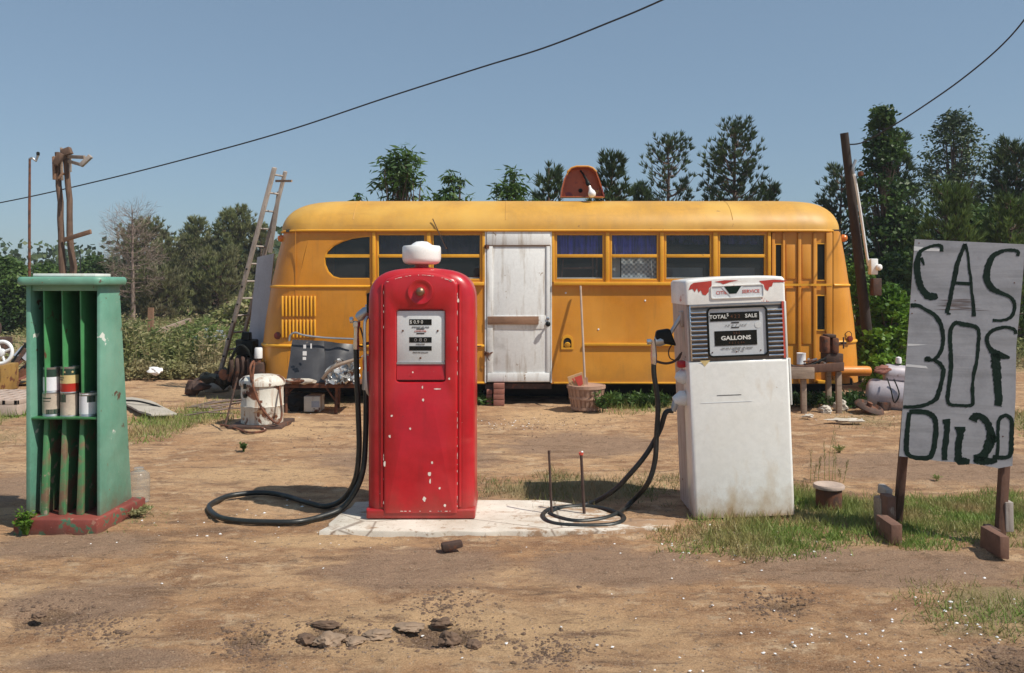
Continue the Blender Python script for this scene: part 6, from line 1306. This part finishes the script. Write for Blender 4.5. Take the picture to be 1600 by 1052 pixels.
# far woods closing the horizon: one mass
def woods():
    C=[]
    for x in np.arange(-140,140,1.1):
        yy=64+9*math.sin(x*.13)+rng.uniform(-4,4); h_=3.1+1.9*float(fbm(np.array([x*.12]),np.array([3.3]),3,4)[0])
        m_=150; q=rng.normal(size=(m_,3))*np.array([.9,.9,h_*.30]); q[:,2]=np.clip(q[:,2]+h_*.5,0,h_*1.15); C.append(q+np.array([x,yy,0]))
    C=np.concatenate(C); n=len(C); D_=unit(rng.normal(size=(n,3)))*.55; o=leafmesh('far_woods',C,D_,perp(D_,np.full(n,.22)),M['pineA']); return tag(o,'distant dark line of woods along the horizon','woods',kind='stuff')
woods()
# tall weeds
def weeds(name,regs,n,hmin,hmax,mat,label,ll=.09,lw=.016,lps=16):
    xs_=[];ys__=[]
    for (cx_,cy_,rx,ry,wt) in regs:
        m_=int(n*wt); xs_.append(cx_+rng.uniform(-1,1,m_)*rx); ys__.append(cy_+rng.uniform(-1,1,m_)*ry)
    x=np.concatenate(xs_);y=np.concatenate(ys__); k=fbm(x*.7,y*.5,4,8); keep=k>.42; x=x[keep];y=y[keep];k=k[keep]; m_=len(x)
    h_=hmin+(hmax-hmin)*np.clip((k-.3)*2.2,0,1)*rng.uniform(.5,1.1,m_)
    lean=rng.normal(size=(m_,2))*.12
    C=np.stack([x,y,np.zeros(m_)],1); D_=np.stack([lean[:,0]*h_,lean[:,1]*h_,h_],1)
    t_=rng.uniform(.05,1,(m_,lps)); Pn=C[:,None,:]+D_[:,None,:]*t_[:,:,None]; Pn=Pn.reshape(-1,3); q=rdir(len(Pn))*np.array([1,1,.4]); q[:,2]+=.35; q=unit(q)*(ll*rng.uniform(.5,1.4,len(Pn)))[:,None]
    Ca=np.concatenate([C,Pn]); Da=np.concatenate([D_,q]); Wa=np.concatenate([perp(D_,np.full(m_,.007)),perp(q,lw*rng.uniform(.6,1.2,len(Pn)))])
    o=leafmesh(name,Ca,Da,Wa,mat); return tag(o,label,'weeds',kind='stuff')
def RG(px0,px1,d0,d1,wt): 
    cy=(d0+d1)/2; return ((px0+px1)/2/F*cy-800/F*cy,cy,(px1-px0)/2/F*cy,(d1-d0)/2,wt)
weeds('tall_weeds',[RG(185,395,13.3,17,.8),RG(190,250,13.3,16,.35),RG(310,420,15,20,.4)],850,.06,.85,M['weed'],'tall weedy growth behind the yard left of the bus')
weeds('green_weeds',[RG(195,262,13.6,16,.8),RG(320,375,14,17,.6),RG(270,330,17,19,.3)],260,.25,.95,M['weed2'],'clumps of taller green weeds standing out of the weedy bank',ll=.13,lw=.018,lps=20)
weeds('low_weeds',[RG(185,380,13.0,15.5,1)],1900,.04,.30,M['weed'],'low weeds along the edge of the sand behind the rack',ll=.06)
weeds('straw_weeds',[RG(185,420,14,24,1)],1500,.08,.4,M['dry'],'pale straw coloured weeds in the clearing before the pines',ll=.09,lps=8)
weeds('field_weeds',[RG(-250,200,14.5,30,1),RG(1330,1900,13.0,19,1.2)],3000,.12,.5,M['weed'],'thin weeds in the fields at both sides',ll=.08,lps=9)
weeds('bus_weeds',[(bx(975),D-.25,.5,.12,.6),(bx(1290),D-.1,.5,.25,.8),(bx(742),D+.05,.22,.12,.4)],260,.03,.16,M['leafC'],'green weeds growing along the bottom edge of the bus',ll=.07,lw=.014,lps=8)
# small individual plants
def plant(name,label,px,py,h_,r_,n,mat,seed,ll=.05,lw=.012,cat='plant',up=.8):
    rs=np.random.default_rng(seed); g0=G(px,py); t_=T(name,label,cat,(g0.x,g0.y,0)); ns=max(5,n//14); m_=MB(); C=[]
    for i in range(ns):
        a=rs.uniform(0,6.28); q=rs.uniform(.1,1)*r_; tip=Vector((g0.x+q*math.cos(a),g0.y+q*math.sin(a)*.8,h_*rs.uniform(.5,1))); m_.tube([Vector((g0.x+q*.2*math.cos(a),g0.y,-.01)),g0.lerp(tip,.55)+Vector((0,0,.02)),tip],[.0025,.002,.001],5)
        for j in range(14): C.append(tuple(g0.lerp(tip,rs.uniform(.25,1)) ))
    m_.build('stem',M[mat],t_); C=np.array(C); q=rs.normal(size=(len(C),3)); q[:,2]=abs(q[:,2])*up; q=unit(q)*(ll*rs.uniform(.6,1.3,len(C)))[:,None]
    leafmesh('foliage',C,q,perp(q,np.full(len(C),lw)),M[mat],t_)
plant('weed_clump','bushy green weed clump at the left front corner of the rack base',40,833,.145,.075,420,'leafB',1,ll=.022,lw=.007)
plant('weed_clump','small dark weed tuft alone on the sand left of the hose loop',382,704,.07,.06,160,'leafA',2,ll=.03,lw=.006)
plant('weed_clump','trailing weeds along the right side of the rack base',212,806,.05,.16,300,'weed',3,ll=.03,lw=.005)
plant('weed_clump','leafy weed beside the foot of the short brick stub',748,628,.14,.10,160,'leafC',5,ll=.05,lw=.012)
plant('weed_clump','broad leaved green weed at the right side of the basket',940,645,.24,.15,130,'leafC',6,ll=.08,lw=.016)
plant('weed_clump','small weed tuft between the standpipe and the far wheel track',1312,706,.05,.09,120,'grass',7,ll=.04,lw=.004)
plant('weed_clump','small weed tuft on the worn track right of the sign foot',1465,750,.03,.05,80,'grass',8,ll=.03,lw=.003)
def stalks(label,px,py,seed,specs):
    g0=G(px,py); t_=T('tall_grass_stalks',label,'grass stalks',(g0.x,g0.y,0)); rs=np.random.default_rng(seed)
    for (dx_,top,dd) in specs:
        b_=G(px+dx_,py+dd); h_=EYE-(top-HY)/F*b_.y; tip=Vector((b_.x+rs.normal()*.02,b_.y,h_)); P_=catmull([Vector((b_.x,b_.y,-.01)),b_.lerp(tip,.5)+Vector((rs.normal()*.008,0,h_*.5-b_.lerp(tip,.5).z)),tip],5)
        MB().tube(P_,[.0022*(1-.6*i/(len(P_)-1)) for i in range(len(P_))],5).build('stem',M['grass'],t_)
        C=np.array([tuple(b_.lerp(tip,rs.uniform(.35,1))) for _ in range(26)]); q=rs.normal(size=(26,3))*.45; q[:,2]=1; q=unit(q)*.035; leafmesh('seed_head',C,q,perp(q,np.full(26,.0022)),M['dry'],t_)
stalks('tall thin yellow green grass stalks rising behind the standpipe',1296,752,3,[(0,668,0),(-8,690,2),(9,705,-2),(-30,700,0),(-17,715,2),(22,722,1),(4,690,3),(-24,728,-2),(14,735,2)])

# ---------------------------------------------------------------- warm summer air
hzm=bpy.data.materials.new('air'); hzm.use_nodes=True; nt=hzm.node_tree; nt.nodes.clear(); o_=N(nt,'ShaderNodeOutputMaterial'); pv=N(nt,'ShaderNodeVolumePrincipled',i={'Density':.0009}); pv.inputs['Color'].default_value=(.80,.88,1,1); nt.links.new(pv.outputs[0],o_.inputs['Volume'])
hz=MB().box(-170,170,-25,95,-2,15).build('haze',hzm,smooth=None); tag(hz,'thin pale summer haze over the yard and woods','haze',kind='stuff')
